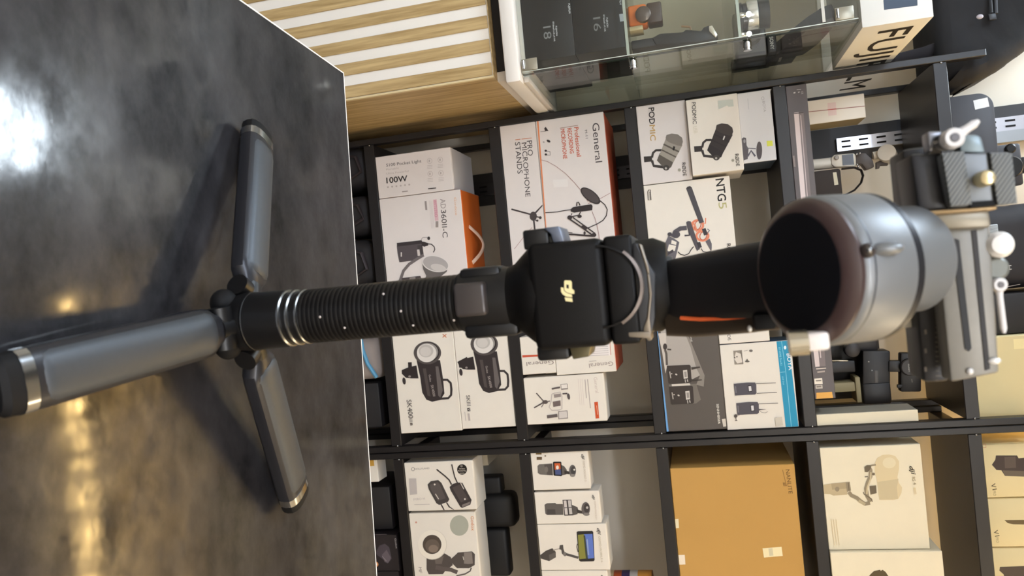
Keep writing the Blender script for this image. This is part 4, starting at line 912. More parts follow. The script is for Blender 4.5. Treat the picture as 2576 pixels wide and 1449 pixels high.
a.P((150, 140, 128), [(958, 436), (1050, 428), (1062, 580), (972, 584)]).P((226, 216, 204), [(985, 450), (1040, 470), (1055, 560), (1000, 572), (965, 520)]).E((96, 88, 80), 972, 510, 8).E((96, 88, 80), 996, 500, 8).L((110, 102, 94), [(1036, 440), (1062, 575)], 8)
a.E((110, 104, 98), 1146, 436, 20, 13).L((150, 142, 134), [(1070, 440), (1110, 430)], 5).P((100, 94, 88), [(1080, 555), (1108, 522), (1118, 540), (1135, 550), (1115, 560)])
for x, y in ((0, 0), (26, 208)):
    a.P((84, 80, 88), [(962 + x, 790 + y), (1100 + x, 776 + y), (1190 + x, 776 + y), (1204 + x, 800 + y), (1206 + x, 890 + y), (1190 + x, 905 + y), (1100 + x, 908 + y), (975 + x, 916 + y)]).P((40, 36, 40), [(1112 + x, 808 + y), (1150 + x, 805 + y), (1160 + x, 872 + y), (1120 + x, 878 + y)]).P((224, 220, 222), [(1120 + x, 816 + y), (1147 + x, 813 + y), (1154 + x, 865 + y), (1126 + x, 870 + y)]).L((120, 116, 124), [(980 + x, 815 + y), (988 + x, 888 + y)], 12)
a.L((96, 90, 92), [(1200, 788), (1412, 779)], 6).L((96, 90, 92), [(1208, 892), (1424, 881)], 6).L((96, 90, 92), [(1222, 1004), (1436, 996)], 6).P((96, 90, 92), [(1226, 1056), (1312, 1062), (1228, 1074)]).L((130, 122, 120), [(1236, 1074), (1262, 1096), (1300, 1100), (1328, 1086)], 4).L((120, 112, 108), [(1006, 1130), (1030, 1120)], 4)
a.E((80, 72, 70), 983, 1134, 18, 20, 20).L((100, 92, 88), [(985, 1155), (990, 1184)], 8).L((100, 92, 88), [(975, 1184), (1002, 1182)], 8)
a.P((206, 198, 184), [(1402, 1156), (1478, 1140), (1490, 1232), (1414, 1244)]); a.done(y1.o)

# --- third row, right rack: the big cardboard carton
KR = M((196, 150, 78), .7, noise=.06, nscale=6, bump=.05)
k1 = Carton('cardboard_carton', 'large plain brown cardboard carton with a small cream label, below the white gimbal carton', [(165, 376), (1404, 355), (330, 1830), (1545, 1800)], FY, .28, KR, zoom=ZJ, z0=b3)
a = k1.art(ZJ)
a.T((112, 82, 42), 'NANLITE', (1320, 398), (1352, 636), 40).L((140, 104, 56), [(1290, 400), (1330, 560)], 5)
for k in range(3): a.L((140, 104, 56), [(1296 + k * 12, 525), (1306 + k * 12, 560)], 7)
a.done(k1.o)
a = k1.art(ZJ); a.P((244, 230, 186), [(1092, 1175), (1280, 1160), (1292, 1250), (1106, 1266)]).P((214, 204, 170), [(1150, 1176), (1190, 1172), (1200, 1246), (1160, 1250)]); a.done(k1.o, 'sticker')
a = k1.art(ZJ); a.P((236, 222, 188), [(222, 887), (262, 885), (268, 974), (230, 977)]); a.done(k1.o, 'paper_tab')
a = k1.art(ZJ); a.P((240, 226, 206), [(246, 1241), (324, 1240), (331, 1334), (256, 1336)]); a.done(k1.o, 'paper_tab')

# --- fourth row, left rack
tb = Carton('tube_light_carton', 'long dark grey carton printed with a light tube, lying along the shelf edge', [(596, 722), (766, 694), (823, 3330), (994, 3330)], FY - .002, .07, M((92, 84, 84), .45), zoom=ZL, z0=b4)
a = tb.art()
a.P((222, 206, 204), [(1997, 284), (2009, 282), (2058, 880), (2062, 922), (2051, 923), (2046, 880)]).P((132, 120, 120), [(2009, 282), (2021, 281), (2074, 880), (2077, 921), (2062, 922), (2058, 880)]).P((206, 190, 188), [(2013, 290), (2015, 290), (2066, 900), (2063, 900)])
a.L((60, 52, 52), [(1997, 286), (2021, 283)], 2).L((220, 206, 196), [(2053, 928), (2078, 926)], 2.5).L((180, 166, 158), [(2056, 936), (2075, 934)], 4)
a.T((206, 198, 196), 'CE', (2015, 230), (2016, 237), 5).L((206, 198, 196), [(2009, 231), (2010, 233)], 4).L((206, 198, 196), [(1998, 232), (1999, 235)], 5).L((190, 180, 178), [(2004, 226), (2015, 225)], 1.5)
a.L((140, 128, 126), [(1996, 392), (1999, 420)], 5); a.done(tb.o)
a = tb.art(); a.P((240, 230, 216), [(2048.5, 952.5), (2068, 951), (2069.5, 966), (2049, 966.5)]).P((206, 196, 184), [(2051.5, 969.5), (2068.5, 968), (2069.5, 977), (2052, 978)]).L((130, 120, 112), [(2052, 958), (2066, 957)], 3).L((130, 120, 112), [(2054, 973), (2066, 972)], 4); a.done(tb.o, 'sticker')
a = tb.art(); a.P((230, 172, 88), [(2053.5, 988), (2093, 985.5), (2096, 1004), (2054, 1006)]); a.done(tb.o, 'orange_sticker')
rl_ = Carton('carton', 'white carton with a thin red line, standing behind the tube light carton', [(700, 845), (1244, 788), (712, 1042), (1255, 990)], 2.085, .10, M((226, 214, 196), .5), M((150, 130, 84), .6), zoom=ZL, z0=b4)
a = rl_.art(ZL); a.P((224, 196, 186), [(934, 862), (1004, 852), (1012, 960), (942, 968)]).L((150, 92, 80), [(700, 942), (1252, 885)], 6).L((190, 74, 62), [(936, 917), (1008, 909)], 6); a.done(rl_.o)
wl = Carton('carton', 'tall narrow white carton standing upright against the paired posts', [(170, 1027), (1213, 986), (192, 1186), (1224, 1166)], FY + .004, .09, PWARMLIT, M((172, 166, 152), .55), zoom=(2000, 780, 3.9167), z0=b4)
# --- fourth row, right rack
r4 = Carton('carton', 'white gimbal carton, tinted warm for the light, with a faint camera rig picture, beside the paired posts', [(214, 272), (1152, 250), (304, 1214), (1226, 1198)], FY, .11, PWARMLIT, zoom=ZM, z0=b4)
a = r4.art(ZM)
TN = (206, 190, 154); TN2 = (150, 136, 112); TN3 = (110, 98, 80)
a.P((222, 204, 164), [(728, 420), (750, 370), (800, 342), (860, 338), (915, 352), (950, 400), (950, 470), (935, 545), (950, 600), (978, 640), (972, 690), (945, 742), (900, 755), (770, 754), (755, 640), (745, 560), (728, 500)]).P(TN, [(752, 590), (945, 560), (930, 640), (940, 745), (770, 752), (760, 640)]).E((230, 216, 182), 860, 415, 60, 50)
a.P((196, 178, 142), [(248, 616), (330, 604), (470, 590), (478, 705), (350, 714), (318, 700), (254, 698)]).P((176, 158, 126), [(330, 606), (470, 592), (476, 650), (338, 660)]).E(TN2, 385, 655, 20, 22)
a.P(TN2, [(462, 592), (500, 588), (512, 668), (475, 680)]).L(TN3, [(486, 596), (494, 668)], 8)
a.L(TN2, [(490, 680), (515, 712), (565, 735), (600, 765), (640, 790), (685, 780)], 34).L((186, 170, 138), [(580, 760), (640, 795)], 26)
a.L(TN2, [(690, 770), (660, 720), (648, 650), (665, 590), (690, 540), (690, 480), (672, 450)], 34).L(TN, [(655, 700), (660, 640), (690, 560), (692, 500)], 14)
a.P(TN3, [(634, 455), (655, 436), (700, 436), (690, 470), (662, 500), (636, 498)]).L(TN2, [(690, 440), (738, 432)], 14).P(TN3, [(680, 625), (740, 620), (745, 690), (690, 705)]).L(TN3, [(636, 542), (665, 540)], 10).L(TN3, [(622, 680), (630, 700), (700, 745), (705, 770)], 8).E(TN3, 717, 516, 12)
a.T((46, 40, 32), 'dji', (1042, 446), (1066, 526), 38, shear=.3, bold=.02).T((150, 134, 100), 'RS 4', (1066, 544), (1080, 614), 28).L((222, 206, 170), [(1090, 640), (1100, 700)], 20)
for k in range(3): a.L((222, 206, 170), [(330 + k * 22, 930), (360 + k * 22, 1165)], 6)
a.done(r4.o)
r5 = Carton('carton', 'white carton, tinted warm for the light, with a dark picture at the frame edge, next to the gimbal carton', [(306, 1219), (1364, 1222), (350, 2150), (1410, 2150)], FY - .012, .16, PWARMLIT, zoom=ZM, z0=b4, x0=r4.x1 + .0015)
a = r5.art(ZM); a.P((92, 78, 54), [(660, 1470), (690, 1432), (722, 1402), (778, 1392), (782, 1402), (800, 1392), (826, 1410), (860, 1460), (880, 1600), (700, 1640)]); a.done(r5.o)

# ================================================================== soft goods and other things
from mathutils import noise as _n
def lump(mt, lo, hi, r, amp, seed, sub=5, outline=None):
    "a soft bag: a rounded block pushed in and out by noise"
    t = bmesh.new(); lo, hi = Vector(lo), Vector(hi)
    if outline:
        n = len(outline); a = [t.verts.new((x, lo.y, z)) for x, z in outline]; b = [t.verts.new((x, hi.y, z)) for x, z in outline]
        t.faces.new(a[::-1]); t.faces.new(b)
        for j in range(n): t.faces.new([a[j], a[(j + 1) % n], b[(j + 1) % n], b[j]])
        bmesh.ops.recalc_face_normals(t, faces=t.faces[:])
    else:
        bmesh.ops.create_cube(t, size=1)
        for v in t.verts: v.co = Vector([(v.co[i] + .5) * (hi[i] - lo[i]) + lo[i] for i in range(3)])
    bmesh.ops.bevel(t, geom=t.edges[:], offset=r, segments=4, profile=.5, affect='EDGES')
    bmesh.ops.triangulate(t, faces=[f for f in t.faces if len(f.verts) > 4])
    bmesh.ops.subdivide_edges(t, edges=[e for e in t.edges if e.calc_length() > .03], cuts=sub, use_grid_fill=True)
    bmesh.ops.triangulate(t, faces=t.faces[:])
    t.normal_update()
    base = min(v.co.z for v in t.verts)
    for v in t.verts:
        k = _n.noise(v.co * 9 + Vector((seed, 0, 0))) * .7 + _n.noise(v.co * 24 + Vector((0, seed, 0))) * .3
        f = min(1, (v.co.z - base) / .03)
        v.co += v.normal * k * amp * f
    b = MB(); b.merge(t, mt); return b

# --- bottom shelf, seen past the table's far edge
b0 = ZB[0] + .0006
def low_bag(px0, px1, topx, seed, lab):
    x0, x1, zt = P(topx, px0, 2.03).x, P(topx, px1, 2.03).x, P(topx, (px0 + px1) / 2, 2.03).z
    t = thing('camera_bag', lab, 'bag', ((x0 + x1) / 2, 2.13, b0), 'soft bags on the bottom shelf')
    lump(M((34, 31, 33), .75, noise=.3, nscale=20), (x0, 2.03, b0), (x1, 2.25, zt), .035, .012, seed).build('bag_body', t)
    MB().tube(M((58, 50, 52), .6), [Vector((x0 + .02, 2.03, zt - .08)), Vector(((x0 * .7 + x1 * .3), 2.018, zt - .028)), Vector(((x0 * .35 + x1 * .65), 2.018, zt - .016)), Vector((x1 - .02, 2.03, zt - .07))], .009, 8, flat=(.4, 1)).build('handle', t)
    MB().box(M((52, 46, 48), .7), (x0 + .03, 2.018, b0 + .06), (x1 - .03, 2.032, zt - .07), .004).build('front_pocket', t)
low_bag(362, 468, 925, 1.3, 'dark soft bag on the bottom shelf, nearest the wooden counter')
low_bag(484, 584, 930, 4.1, 'dark soft bag on the bottom shelf, middle one of three')
low_bag(600, 715, 940, 7.7, 'dark soft bag on the bottom shelf, next to the gimbal grip')
x0, x1, zt = P(940, 845, 2.03).x, P(950, 955, 2.03).x, P(955, 900, 2.03).z
t = thing('padded_pouch', 'light grey padded pouch with a blue edge on the bottom shelf', 'pouch', ((x0 + x1) / 2, 2.12, b0))
lump(M((150, 140, 136), .7, noise=.1, nscale=15), (x0, 2.03, b0), (x1, 2.2, zt), .03, .006, 2.2).build('pouch_body', t)
MB().tube(M((86, 150, 186), .5), [P(907, 850, 2.025), P(912, 880, 2.02), P(925, 915, 2.02), P(948, 950, 2.025)], .006, 8).build('blue_edge', t)
MB().box(M((24, 22, 25), .6, noise=.2, nscale=12), (P(940, 962, 2.06).x, 2.05, b0), (P(940, 1075, 2.06).x, 2.25, P(955, 1000, 2.05).z), .006).build('equipment_case', None, (P(940, 1015, 2.1).x, 2.15, b0), 'black equipment case on the bottom shelf beside the grey pouch', 'case')
x0, x1, zt = P(950, 1153, 2.02).x, P(950, 1212, 2.02).x, P(950, 1180, 2.02).z
c = MB().box(PC, (x0, 2.02, b0), (x1, 2.08, zt), .001, 1).build('carton', None, ((x0 + x1) / 2, 2.05, b0), 'small white carton with a yellow print on the bottom shelf by the paired posts', 'box')
a = Art(lambda x, y: P(x, y, 2.02), (0, -1, 0)); a.P((206, 160, 70), [(927, 1157), (940, 1156), (942, 1172), (928, 1173)]); a.done(c)
x0, x1, zt = P(965, 1346, 2.02).x, P(965, 1436, 2.02).x, P(1001, 1390, 2.02).z
c = MB().box(M((42, 36, 38), .4), (x0, 2.02, b0), (x1, 2.2, zt), .001, 1).build('carton', None, ((x0 + x1) / 2, 2.1, b0), 'black carton with a grey flash trigger picture on the bottom shelf', 'box')
a = Art(lambda x, y: P(x, y, 2.02), (0, -1, 0), (900, 1130, 4.546))
a.T((196, 190, 190), 'Godox', (420, 1020), (436, 1136), 20).P((78, 70, 76), [(200, 1190), (250, 1100), (310, 1080), (360, 1120), (390, 1250), (340, 1310), (300, 1270)]).P((104, 94, 100), [(275, 1210), (330, 1150), (380, 1240), (350, 1300), (310, 1290)]).L((150, 142, 146), [(280, 1225), (330, 1280)], 6)
a.E((222, 150, 100), 212, 1316, 25, 29).E((240, 220, 200), 212, 1314, 12, 14).L((100, 92, 96), [(200, 976), (330, 973)], 5); a.done(c)
MB().box(M((36, 31, 33), .4), (x1 + .002, 2.02, b0), (x1 + .10, 2.2, zt - .004), .001, 1).build('carton', None, (x1 + .05, 2.1, b0), 'black carton at the frame edge on the bottom shelf, after the trigger carton', 'box')
MB().box(M((26, 23, 25), .5), (P(960, 1225, 2.05).x, 2.05, b0), (P(965, 1346, 2.02).x - .006, 2.24, P(985, 1290, 2.05).z), .004).build('equipment_case', None, (P(960, 1280, 2.1).x, 2.15, b0), 'plain black case on the bottom shelf between two printed cartons', 'case')

# --- fourth row, behind the tube light carton
CRM = M((214, 204, 188), .4)
t = thing('phone_stabiliser', 'white phone stabiliser with a small black screen standing behind the tube light carton', 'gimbal', (P(2070, 411, 2.16).x, 2.16, b4))
g0 = P(2060, 412, 2.16); g0.z = b4
MB().tube(CRM, [g0, P(2094, 410, 2.16)], .0145, 20).build('grip', t)
MB().prism(CRM, [P(x, y, 2.142) for x, y in ((2091, 398), (2099, 389), (2148, 385), (2153, 390), (2154, 414), (2149, 419), (2100, 420), (2092, 414))], (0, .03, 0), .003).build('control_head', t)
MB().prism(M((22, 20, 24), .25), [P(x, y, 2.1408) for x, y in ((2118, 390), (2146, 387), (2149, 414), (2120, 416))], (0, .002, 0)).build('screen', t)
q = P(2104, 397, 2.142); MB().lathe(M((150, 142, 134), .5), q, (0, -1, 0), [(-.002, .006), (.004, .006), (.006, .004)], 20).build('joystick', t)
MB().prism(M((74, 64, 58), .5), [P(x, y, 2.15) for x, y in ((2152, 392), (2160, 386), (2178, 384), (2196, 402), (2200, 420), (2180, 427), (2168, 412), (2152, 412))], (0, .03, 0), .003).build('folding_arm', t)
MB().tube(CRM, [P(2196, 392, 2.165), P(2236, 383, 2.165)], .010, 16).build('motor_arm', t)
q = P(2230, 383, 2.135); MB().lathe(CRM, q, Vector((.25, 1, .35)), [(0, .0195), (.001, .0215), (.032, .0225), (.034, .020)], 36).build('motor', t)
MB().prism(M((66, 54, 44), .5), [P(x, y, 2.15) for x, y in ((2204, 408), (2214, 404), (2234, 404), (2234, 416), (2214, 417), (2212, 424), (2204, 425))], (0, .01, 0), .001).build('phone_clamp', t)
for x, y in ((2155, 388), (2163, 386), (2157, 414), (2159, 419)): MB().ball(CHROME, P(x, y, 2.14), .003, 8).build('pin', t)
x0, x1, zt = P(2080, 427, 2.12).x, P(2080, 496, 2.12).x, P(2118, 460, 2.12).z
t = thing('pouch', 'dark brown pouch with a pale label and hanging strap behind the tube light carton', 'pouch', ((x0 + x1) / 2, 2.15, b4))
MB().box(M((52, 44, 40), .8, noise=.1, nscale=20), (x0, 2.12, b4), (x1, 2.19, zt), .006).build('pouch_body', t)
MB().prism(M((206, 196, 170), .5), [P(x, y, 2.1198) for x, y in ((2095, 434), (2104, 433), (2109, 464), (2099, 466))], (0, -.0006, 0)).build('label', t)
MB().tube(M((40, 34, 34), .7), [P(x, y, 2.14) for x, y in ((2118, 425), (2150, 422), (2166, 428), (2171, 442), (2166, 460), (2150, 478), (2128, 490), (2112, 494))], .010, 8, flat=(.25, 1)).build('strap', t)
# black gimbal rig right of it
t = thing('gimbal_rig', 'black gimbal rig with a round badge motor standing behind the white light tube print', 'gimbal', (P(2200, 930, 2.15).x, 2.15, b4))
DB, DB2 = M((22, 19, 20), .45), M((40, 35, 34), .45)
def rbx(nm, mt, px0, py0, px1, py1, Y, d, r=.003):
    MB().prism(mt, [P(px0, py0, Y), P(px1, py0, Y), P(px1, py1, Y), P(px0, py1, Y)], (0, d, 0), r).build(nm, t)
q0 = P(2150, 985, 2.13); MB().box(DB, (q0.x - .02, 2.12, P(2169, 985, 2.13).z), (q0.x + .035, 2.2, P(2240, 985, 2.13).z), .006).build('battery_grip', t)
rbx('handle_block', DB, 2170, 882, 2240, 1012, 2.125, .06, .005)
rbx('rear_block', DB2, 2140, 832, 2210, 884, 2.15, .05, .006)
q1 = P(2120, 923, 2.13); MB().box(DB, (q1.x - .015, 2.13, b4), (q1.x + .015, 2.17, P(2152, 923, 2.13).z), .003).build('side_post', t)
rbx('top_arm', DB, 2236, 908, 2275, 936, 2.12, .03)
rbx('phone_clamp', DB, 2266, 888, 2318, 986, 2.115, .03, .004)
q = P(2287, 923, 2.114); MB().lathe(DB2, q, (0, -1, 0), [(0, .022), (.008, .0215), (.010, .019)], 36).build('badge_motor', t)
a = Art(lambda x, y: P(x, y, 2.104), (0, -1, 0)); a.T((224, 216, 206), 'RONIN', (2284, 916), (2286, 935), 5, bold=.02); a.done(t, let='badge_lettering')
a = Art(lambda x, y: P(x, y, 2.1149), (0, -1, 0)); a.L((110, 104, 98), [(2293, 953), (2295, 962)], 3); a.done(t, 'clamp_mark')
rbx('clamp_foot', DB, 2258, 968, 2270, 976, 2.115, .01, .001)
q = P(2143, 880, 2.14); MB().lathe(DB2, q, (0, -1, 0), [(-.02, .018), (.01, .018), (.012, .014)], 30).build('motor', t)
rbx('trigger_panel', M((74, 68, 64), .4), 2200, 932, 2210, 980, 2.1245, .003, .001)
for x, y in ((2185, 910), (2193, 932)): MB().ball(SILV, P(x, y, 2.122), .002, 8).build('screw', t)
rbx('steel_bar', M((180, 170, 150), .3, .8), 2090, 906, 2134, 909, 2.128, .006, .0008)
TNB = M((150, 136, 100), .55)
t = thing('display_stand', 'tan plastic display stand behind the tube light carton, under the black gimbal rig', 'stand', (P(2130, 974, 2.125).x, 2.15, b4))
MB().box(TNB, (P(2130, 962, 2.125).x, 2.125, b4), (P(2130, 986, 2.125).x, 2.18, P(2152, 975, 2.125).z), .003).build('column', t)
MB().box(TNB, (P(2160, 948, 2.125).x, 2.122, P(2152, 975, 2.125).z + .0004), (P(2160, 1012, 2.125).x, 2.19, P(2166, 985, 2.125).z), .002).build('top_bar', t)
MB().box(M((34, 30, 28), .5), (P(2070, 850, 2.2).x, 2.222, b4), (P(2070, 1010, 2.2).x, 2.265, P(2215, 850, 2.2).z), .003).build('equipment_case', None, (P(2070, 930, 2.2).x, 2.24, b4), 'dark case standing at the back of the shelf behind the black gimbal rig', 'case')

# --- on top of the racks
x0, x1, zt = P(2450, 232, 2.1).x + .004, P(2450, 520, 2.1).x, P(2504, 300, 2.1).z
t = thing('hard_case', 'dark grey rounded case with a white label on top of the rack', 'case', ((x0 + x1) / 2, 2.15, b5))
bm_ = MB(); out = []
R_ = .035
for k in range(9):
    a_ = math.pi - k / 8 * math.pi / 2; out.append(Vector((x0 + R_ + R_ * math.cos(a_), 2.1, zt - R_ + R_ * math.sin(a_))))
for k in range(9):
    a_ = math.pi / 2 - k / 8 * math.pi / 2; out.append(Vector((x1 - R_ + R_ * math.cos(a_), 2.1, zt - R_ + R_ * math.sin(a_))))
out += [Vector((x1, 2.1, b5)), Vector((x0, 2.1, b5))]
bm_.prism(M((64, 64, 70), .5, noise=.08, nscale=30), out, (0, .17, 0), .002).build('shell', t)
a = Art(lambda x, y: P(x, y, 2.1), (0, -1, 0)); a.P((244, 246, 248), [(2448, 253), (2484, 245), (2489, 268), (2453, 276)]); a.done(t, 'label')
cz = zt + .001; cx = P(2560, 390, 2.17).x
t = thing('compact_camera', 'dark grey camera standing on the rounded case by the wall upright', 'camera', (cx, 2.2, cz))
MB().box(M((62, 60, 64), .4), (cx - .03, 2.17, cz), (cx + .075, 2.225, cz + .075), .006).build('camera_body', t)
MB().lathe(BLACK, (cx - .018, 2.1695, cz + .05), (0, -1, 0), [(0, .012), (.006, .012), (.008, .009)], 24).build('dial', t)
MB().lathe(BLACK, (cx + .03, 2.1695, cz + .038), (0, -1, 0), [(0, .028), (.03, .027), (.034, .024)], 32).build('camera_lens', t)
MB().box(BLACK2, (cx + .005, 2.18, cz + .0752), (cx + .045, 2.215, cz + .092), .004).build('viewfinder', t)
x0, x1 = P(2540, 508, 2.08).x + .004, P(2540, 728, 2.08).x
t = thing('camera_bag', 'large black camera bag with a white ribbed buckle on top of the rack', 'bag', ((x0 + x1) / 2, 2.18, b5))
lump(M((44, 42, 46), .7, noise=.2, nscale=30), (x0, 2.08, b5), (x1, 2.29, 2.24), .05, .005, 3.4).build('bag_body', t)
bk = MB().box(M((206, 212, 216), .4), P(2484, 566, 2.066), P(2514, 602, 2.066) + Vector((0, .012, 0)), .002); bk = bk.build('buckle', t)
a = Art(lambda x, y: P(x, y, 2.066), (0, -1, 0))
for k in range(11): a.L((120, 126, 130), [(2488, 569 + k * 3), (2510, 567 + k * 3)], 1.2)
a.done(bk, 'ribs')
a = Art(lambda x, y: P(x, y, 2.0765), (0, -1, 0)); WT = (214, 208, 206)
a.L(WT, [(2512, 671), (2524, 670)], 1.5).L(WT, [(2512, 675), (2524, 674)], 1.5).L(WT, [(2512, 679), (2525, 678)], 1.5).L(WT, [(2532, 669), (2544, 668)], 1.5).L(WT, [(2533, 678), (2545, 677)], 1.5).L(WT, [(2538, 669), (2539, 678)], 1.5)
a.L((150, 140, 136), [(2494, 648), (2518, 646), (2536, 643)], 1.6).L((150, 140, 136), [(2530, 722), (2566, 715)], 1.6); a.done(t, 'printed_mark')
x0, x1 = P(2540, 738, 2.07).x, P(2540, 840, 2.07).x
MB().box(M((26, 23, 25), .55), (x0, 2.07, b5), (x1, 2.27, 2.13), .004).build('equipment_case', None, ((x0 + x1) / 2, 2.17, b5), 'black square case on top of the rack between the camera bag and the cream carton', 'case')
x0, x1 = P(2490, 848, 2.045).x, P(2470, 1062, 2.045).x
CRB = M((226, 210, 160), .55, noise=.03, nscale=20)
c = MB().box(CRB, (x0, 2.045, b5), (x1, 2.25, 2.2), .0015, 1).build('carton', None, ((x0 + x1) / 2, 2.15, b5), 'plain cream carton with a paler sticker on top of the rack', 'box')
a = Art(lambda x, y: P(x, y, 2.045), (0, -1, 0)); a.P((246, 230, 176), [(2549, 853), (2585, 851), (2587, 876), (2551, 878)]); a.done(c, 'sticker')
xs = [P(2470, 1115, 2.03).x, P(2480, 1254, 2.03).x, P(2488, 1378, 2.03).x, P(2495, 1520, 2.03).x]
labs = ('cream flash carton on the rack top, nearest the paired posts', 'cream flash carton on the rack top, middle of three side by side', 'cream flash carton on the rack top, cut off by the frame edge')
for k in range(3):
    c = MB().box(M((234, 216, 166), .55, noise=.03, nscale=20), (xs[k] + (.001 if k else .004), 2.03, b5), (xs[k + 1] - .001, 2.16, 2.13), .004, 2).build('carton', None, ((xs[k] + xs[k + 1]) / 2, 2.1, b5), labs[k], 'box')
    a = Art(lambda x, y: P(x, y, 2.03), (0, -1, 0), ZN)
    if k == 0:
        a.P((74, 62, 58), [(256, 258), (465, 258), (480, 286), (560, 278), (560, 467), (345, 460), (310, 405), (262, 402), (216, 350), (250, 300)]).P((96, 84, 76), [(340, 275), (450, 270), (455, 380), (345, 385)]).P((110, 98, 84), [(320, 405), (560, 412), (560, 464), (345, 458)])
        a.T((74, 62, 44), 'V1', (204, 540), (222, 600), 46).T((176, 160, 120), 'PRO', (226, 606), (232, 656), 28).L((196, 116, 76), [(112, 150), (155, 146), (158, 180), (118, 182), (112, 150)], 4)
    elif k == 1:
        a.P((110, 92, 62), [(340, 896), (560, 894), (560, 940), (430, 938), (372, 926)]).T((74, 62, 44), 'V1', (230, 1000), (248, 1060), 46).T((176, 160, 120), 'PRO', (252, 1066), (262, 1120), 28)
    else:
        a.P((84, 72, 62), [(296, 1358), (560, 1350), (560, 1500), (360, 1500), (330, 1430), (290, 1395)])
    a.done(c)
# backpack leaning on the left end of the rack top
t = thing('backpack', 'black backpack with a zip pull leaning above the white camera carton', 'backpack', (-.56, 2.17, b5))
lump(FABRIC, (-.8, 2.045, 0), (-.38, 2.30, 0), .045, .014, 5.5, outline=[(-.74, 1.905), (-.395, 1.905), (-.385, 1.96), (-.41, 2.03), (-.455, 2.10), (-.50, 2.18), (-.54, 2.36), (-.76, 2.38), (-.80, 2.1)]).build('bag_body', t)
q = P(2465, 42, 2.028); MB().ball(M((176, 168, 176), .4), q, (.0055, .004, .0075), 12).build('zip_pull', t)
MB().prism(M((40, 40, 46), .4), [P(x, y, 2.03) for x, y in ((2486, 35), (2505, 33), (2508, 48), (2490, 50))], (0, .01, 0), .001).build('slider', t)
MB().tube(M((58, 60, 66), .7), [P(2494, 34, 2.035), P(2490, -20, 2.04), P(2488, -70, 2.05)], .007, 8, flat=(.4, 1)).build('webbing', t)
MB().tube(M((58, 60, 66), .7), [P(2506, 34, 2.035), P(2504, -20, 2.04), P(2502, -70, 2.05)], .004, 8).build('webbing', t)
MB().tube(M((30, 28, 34), .8), [(-.50, 2.12, 1.95), (-.478, 2.09, 1.88), (-.468, 2.08, 1.81), (-.485, 2.10, 1.765), (-.53, 2.13, 1.76), (-.58, 2.16, 1.84), (-.60, 2.17, 1.93)], .020, 10, flat=(.35, 1)).build('shoulder_strap', t)

# ================================================================== in and on the showcase
# white carton on the glass top
fx = -.4575; fq0, fq1 = P(2181, 72, 1.69), P(2350, 47, 1.69)
zf0 = 1.6572; zf1 = fq1.z
c = MB().box(M((232, 230, 224), .5), (-.80, 1.69, zf0), (fx, 2.03, zf1), .002, 2).build('camera_carton', None, (-.63, 1.86, zf0), 'white camera carton with black lettering standing on the glass showcase', 'box')
a = Art(lambda x, y: PX(x, y, fx), (1, 0, 0)); BK = (40, 34, 26)
a.T(BK, 'FUJIFILM', (2212, 79), (2112, 228), top=(2296, 71), bold=.012); a.done(c)
a = Art(lambda x, y: P(x, y, 1.69), (0, -1, 0)); a.P((72, 84, 100), [(2218, -60), (2306, -75), (2308, 14), (2224, 25)]); a.done(c, 'printed_mark')
# black lens cartons on the bottom of the showcase
LB = M((24, 23, 27), .4, spec=.3); ly = 1.745
lx = P(1450, 138, ly).x
z1_, z2_ = P(1445, 110, ly).z, min(P(1573, 110, ly).z, 1.1815)
l1 = MB().box(LB, (-.80, ly, .9510), (lx, 2.05, z1_), .0015, 2).build('lens_carton', None, (-.65, 1.9, .951), 'black lens carton with grey number 18, lower one in the showcase', 'box')
l2 = MB().box(LB, (-.80, ly, z1_ + .001), (lx, 2.0, z2_), .0015, 2).build('lens_carton', None, (-.65, 1.9, z1_), 'black lens carton with grey number 16, upper one in the showcase', 'box')
ZO = (1320, 0, 8.05); WH = (214, 214, 218)
a = Art(lambda x, y: P(x, y, ly), (0, -1, 0), ZO)
a.T((122, 122, 124), '18', (372, 545), (392, 800), 160).T(WH, 'XF18mmF1.4 R LM WR', (562, 436), (588, 842), 32, bold=.01).T(WH, 'FUJINON', (622, 530), (636, 726), 32, bold=.015).T(WH, 'FUJIFILM', (880, 78), (894, 272), 36, bold=.015); a.done(l1)
a = Art(lambda x, y: P(x, y, ly), (0, -1, 0), ZO)
a.T((122, 122, 124), '16', (1385, 360), (1405, 636), 150).T(WH, 'XF16mmF1.4 R WR', (1586, 296), (1612, 642), 32, bold=.01).T(WH, 'FUJINON', (1648, 360), (1662, 556), 34, bold=.015).T(WH, 'FUJIFILM', (1912, -100), (1924, 96), 36, bold=.015); a.done(l2)
a = Art(lambda x, y: P(x, y, ly), (0, -1, 0), ZO); a.P((176, 180, 186), [(1912, 288), (2000, 275), (2010, 428), (1932, 440)]); a.done(l2, 'silver_sticker')
# camera in an orange half case on the middle shelf
S1, S2 = 1.1905, 1.4245
yy = 1.76; q = P(1600, 45, yy)
t = thing('camera', 'camera in an orange leather half case on the lower glass shelf', 'camera', (q.x, yy, S1))
MB().box(M((214, 112, 46), .5), (q.x - .03, yy, S1), (q.x + .016, yy + .05, S1 + .042), .006, 3).build('half_case', t)
MB().box(M((72, 56, 50), .45), (q.x - .03, yy + .002, S1 + .0425), (q.x + .016, yy + .048, S1 + .075), .004).build('camera_body', t)
MB().lathe(M((96, 84, 78), .3, .5), (q.x - .002, yy - .0005, S1 + .034), (0, -1, 0), [(0, .017), (.014, .017), (.016, .013)], 28).build('camera_lens', t)
MB().box(M((196, 180, 140), .5), (q.x + .0165, yy + .004, S1), (q.x + .026, yy + .05, S1 + .03), .001).build('price_stand', t)
q0, q1 = P(1660, 98, 1.78), P(1808, 75, 1.78)
t = thing('action_grip', 'black handheld camera grip with a silver buckle on the lower glass shelf', 'camera', (q0.x, 1.80, S1))
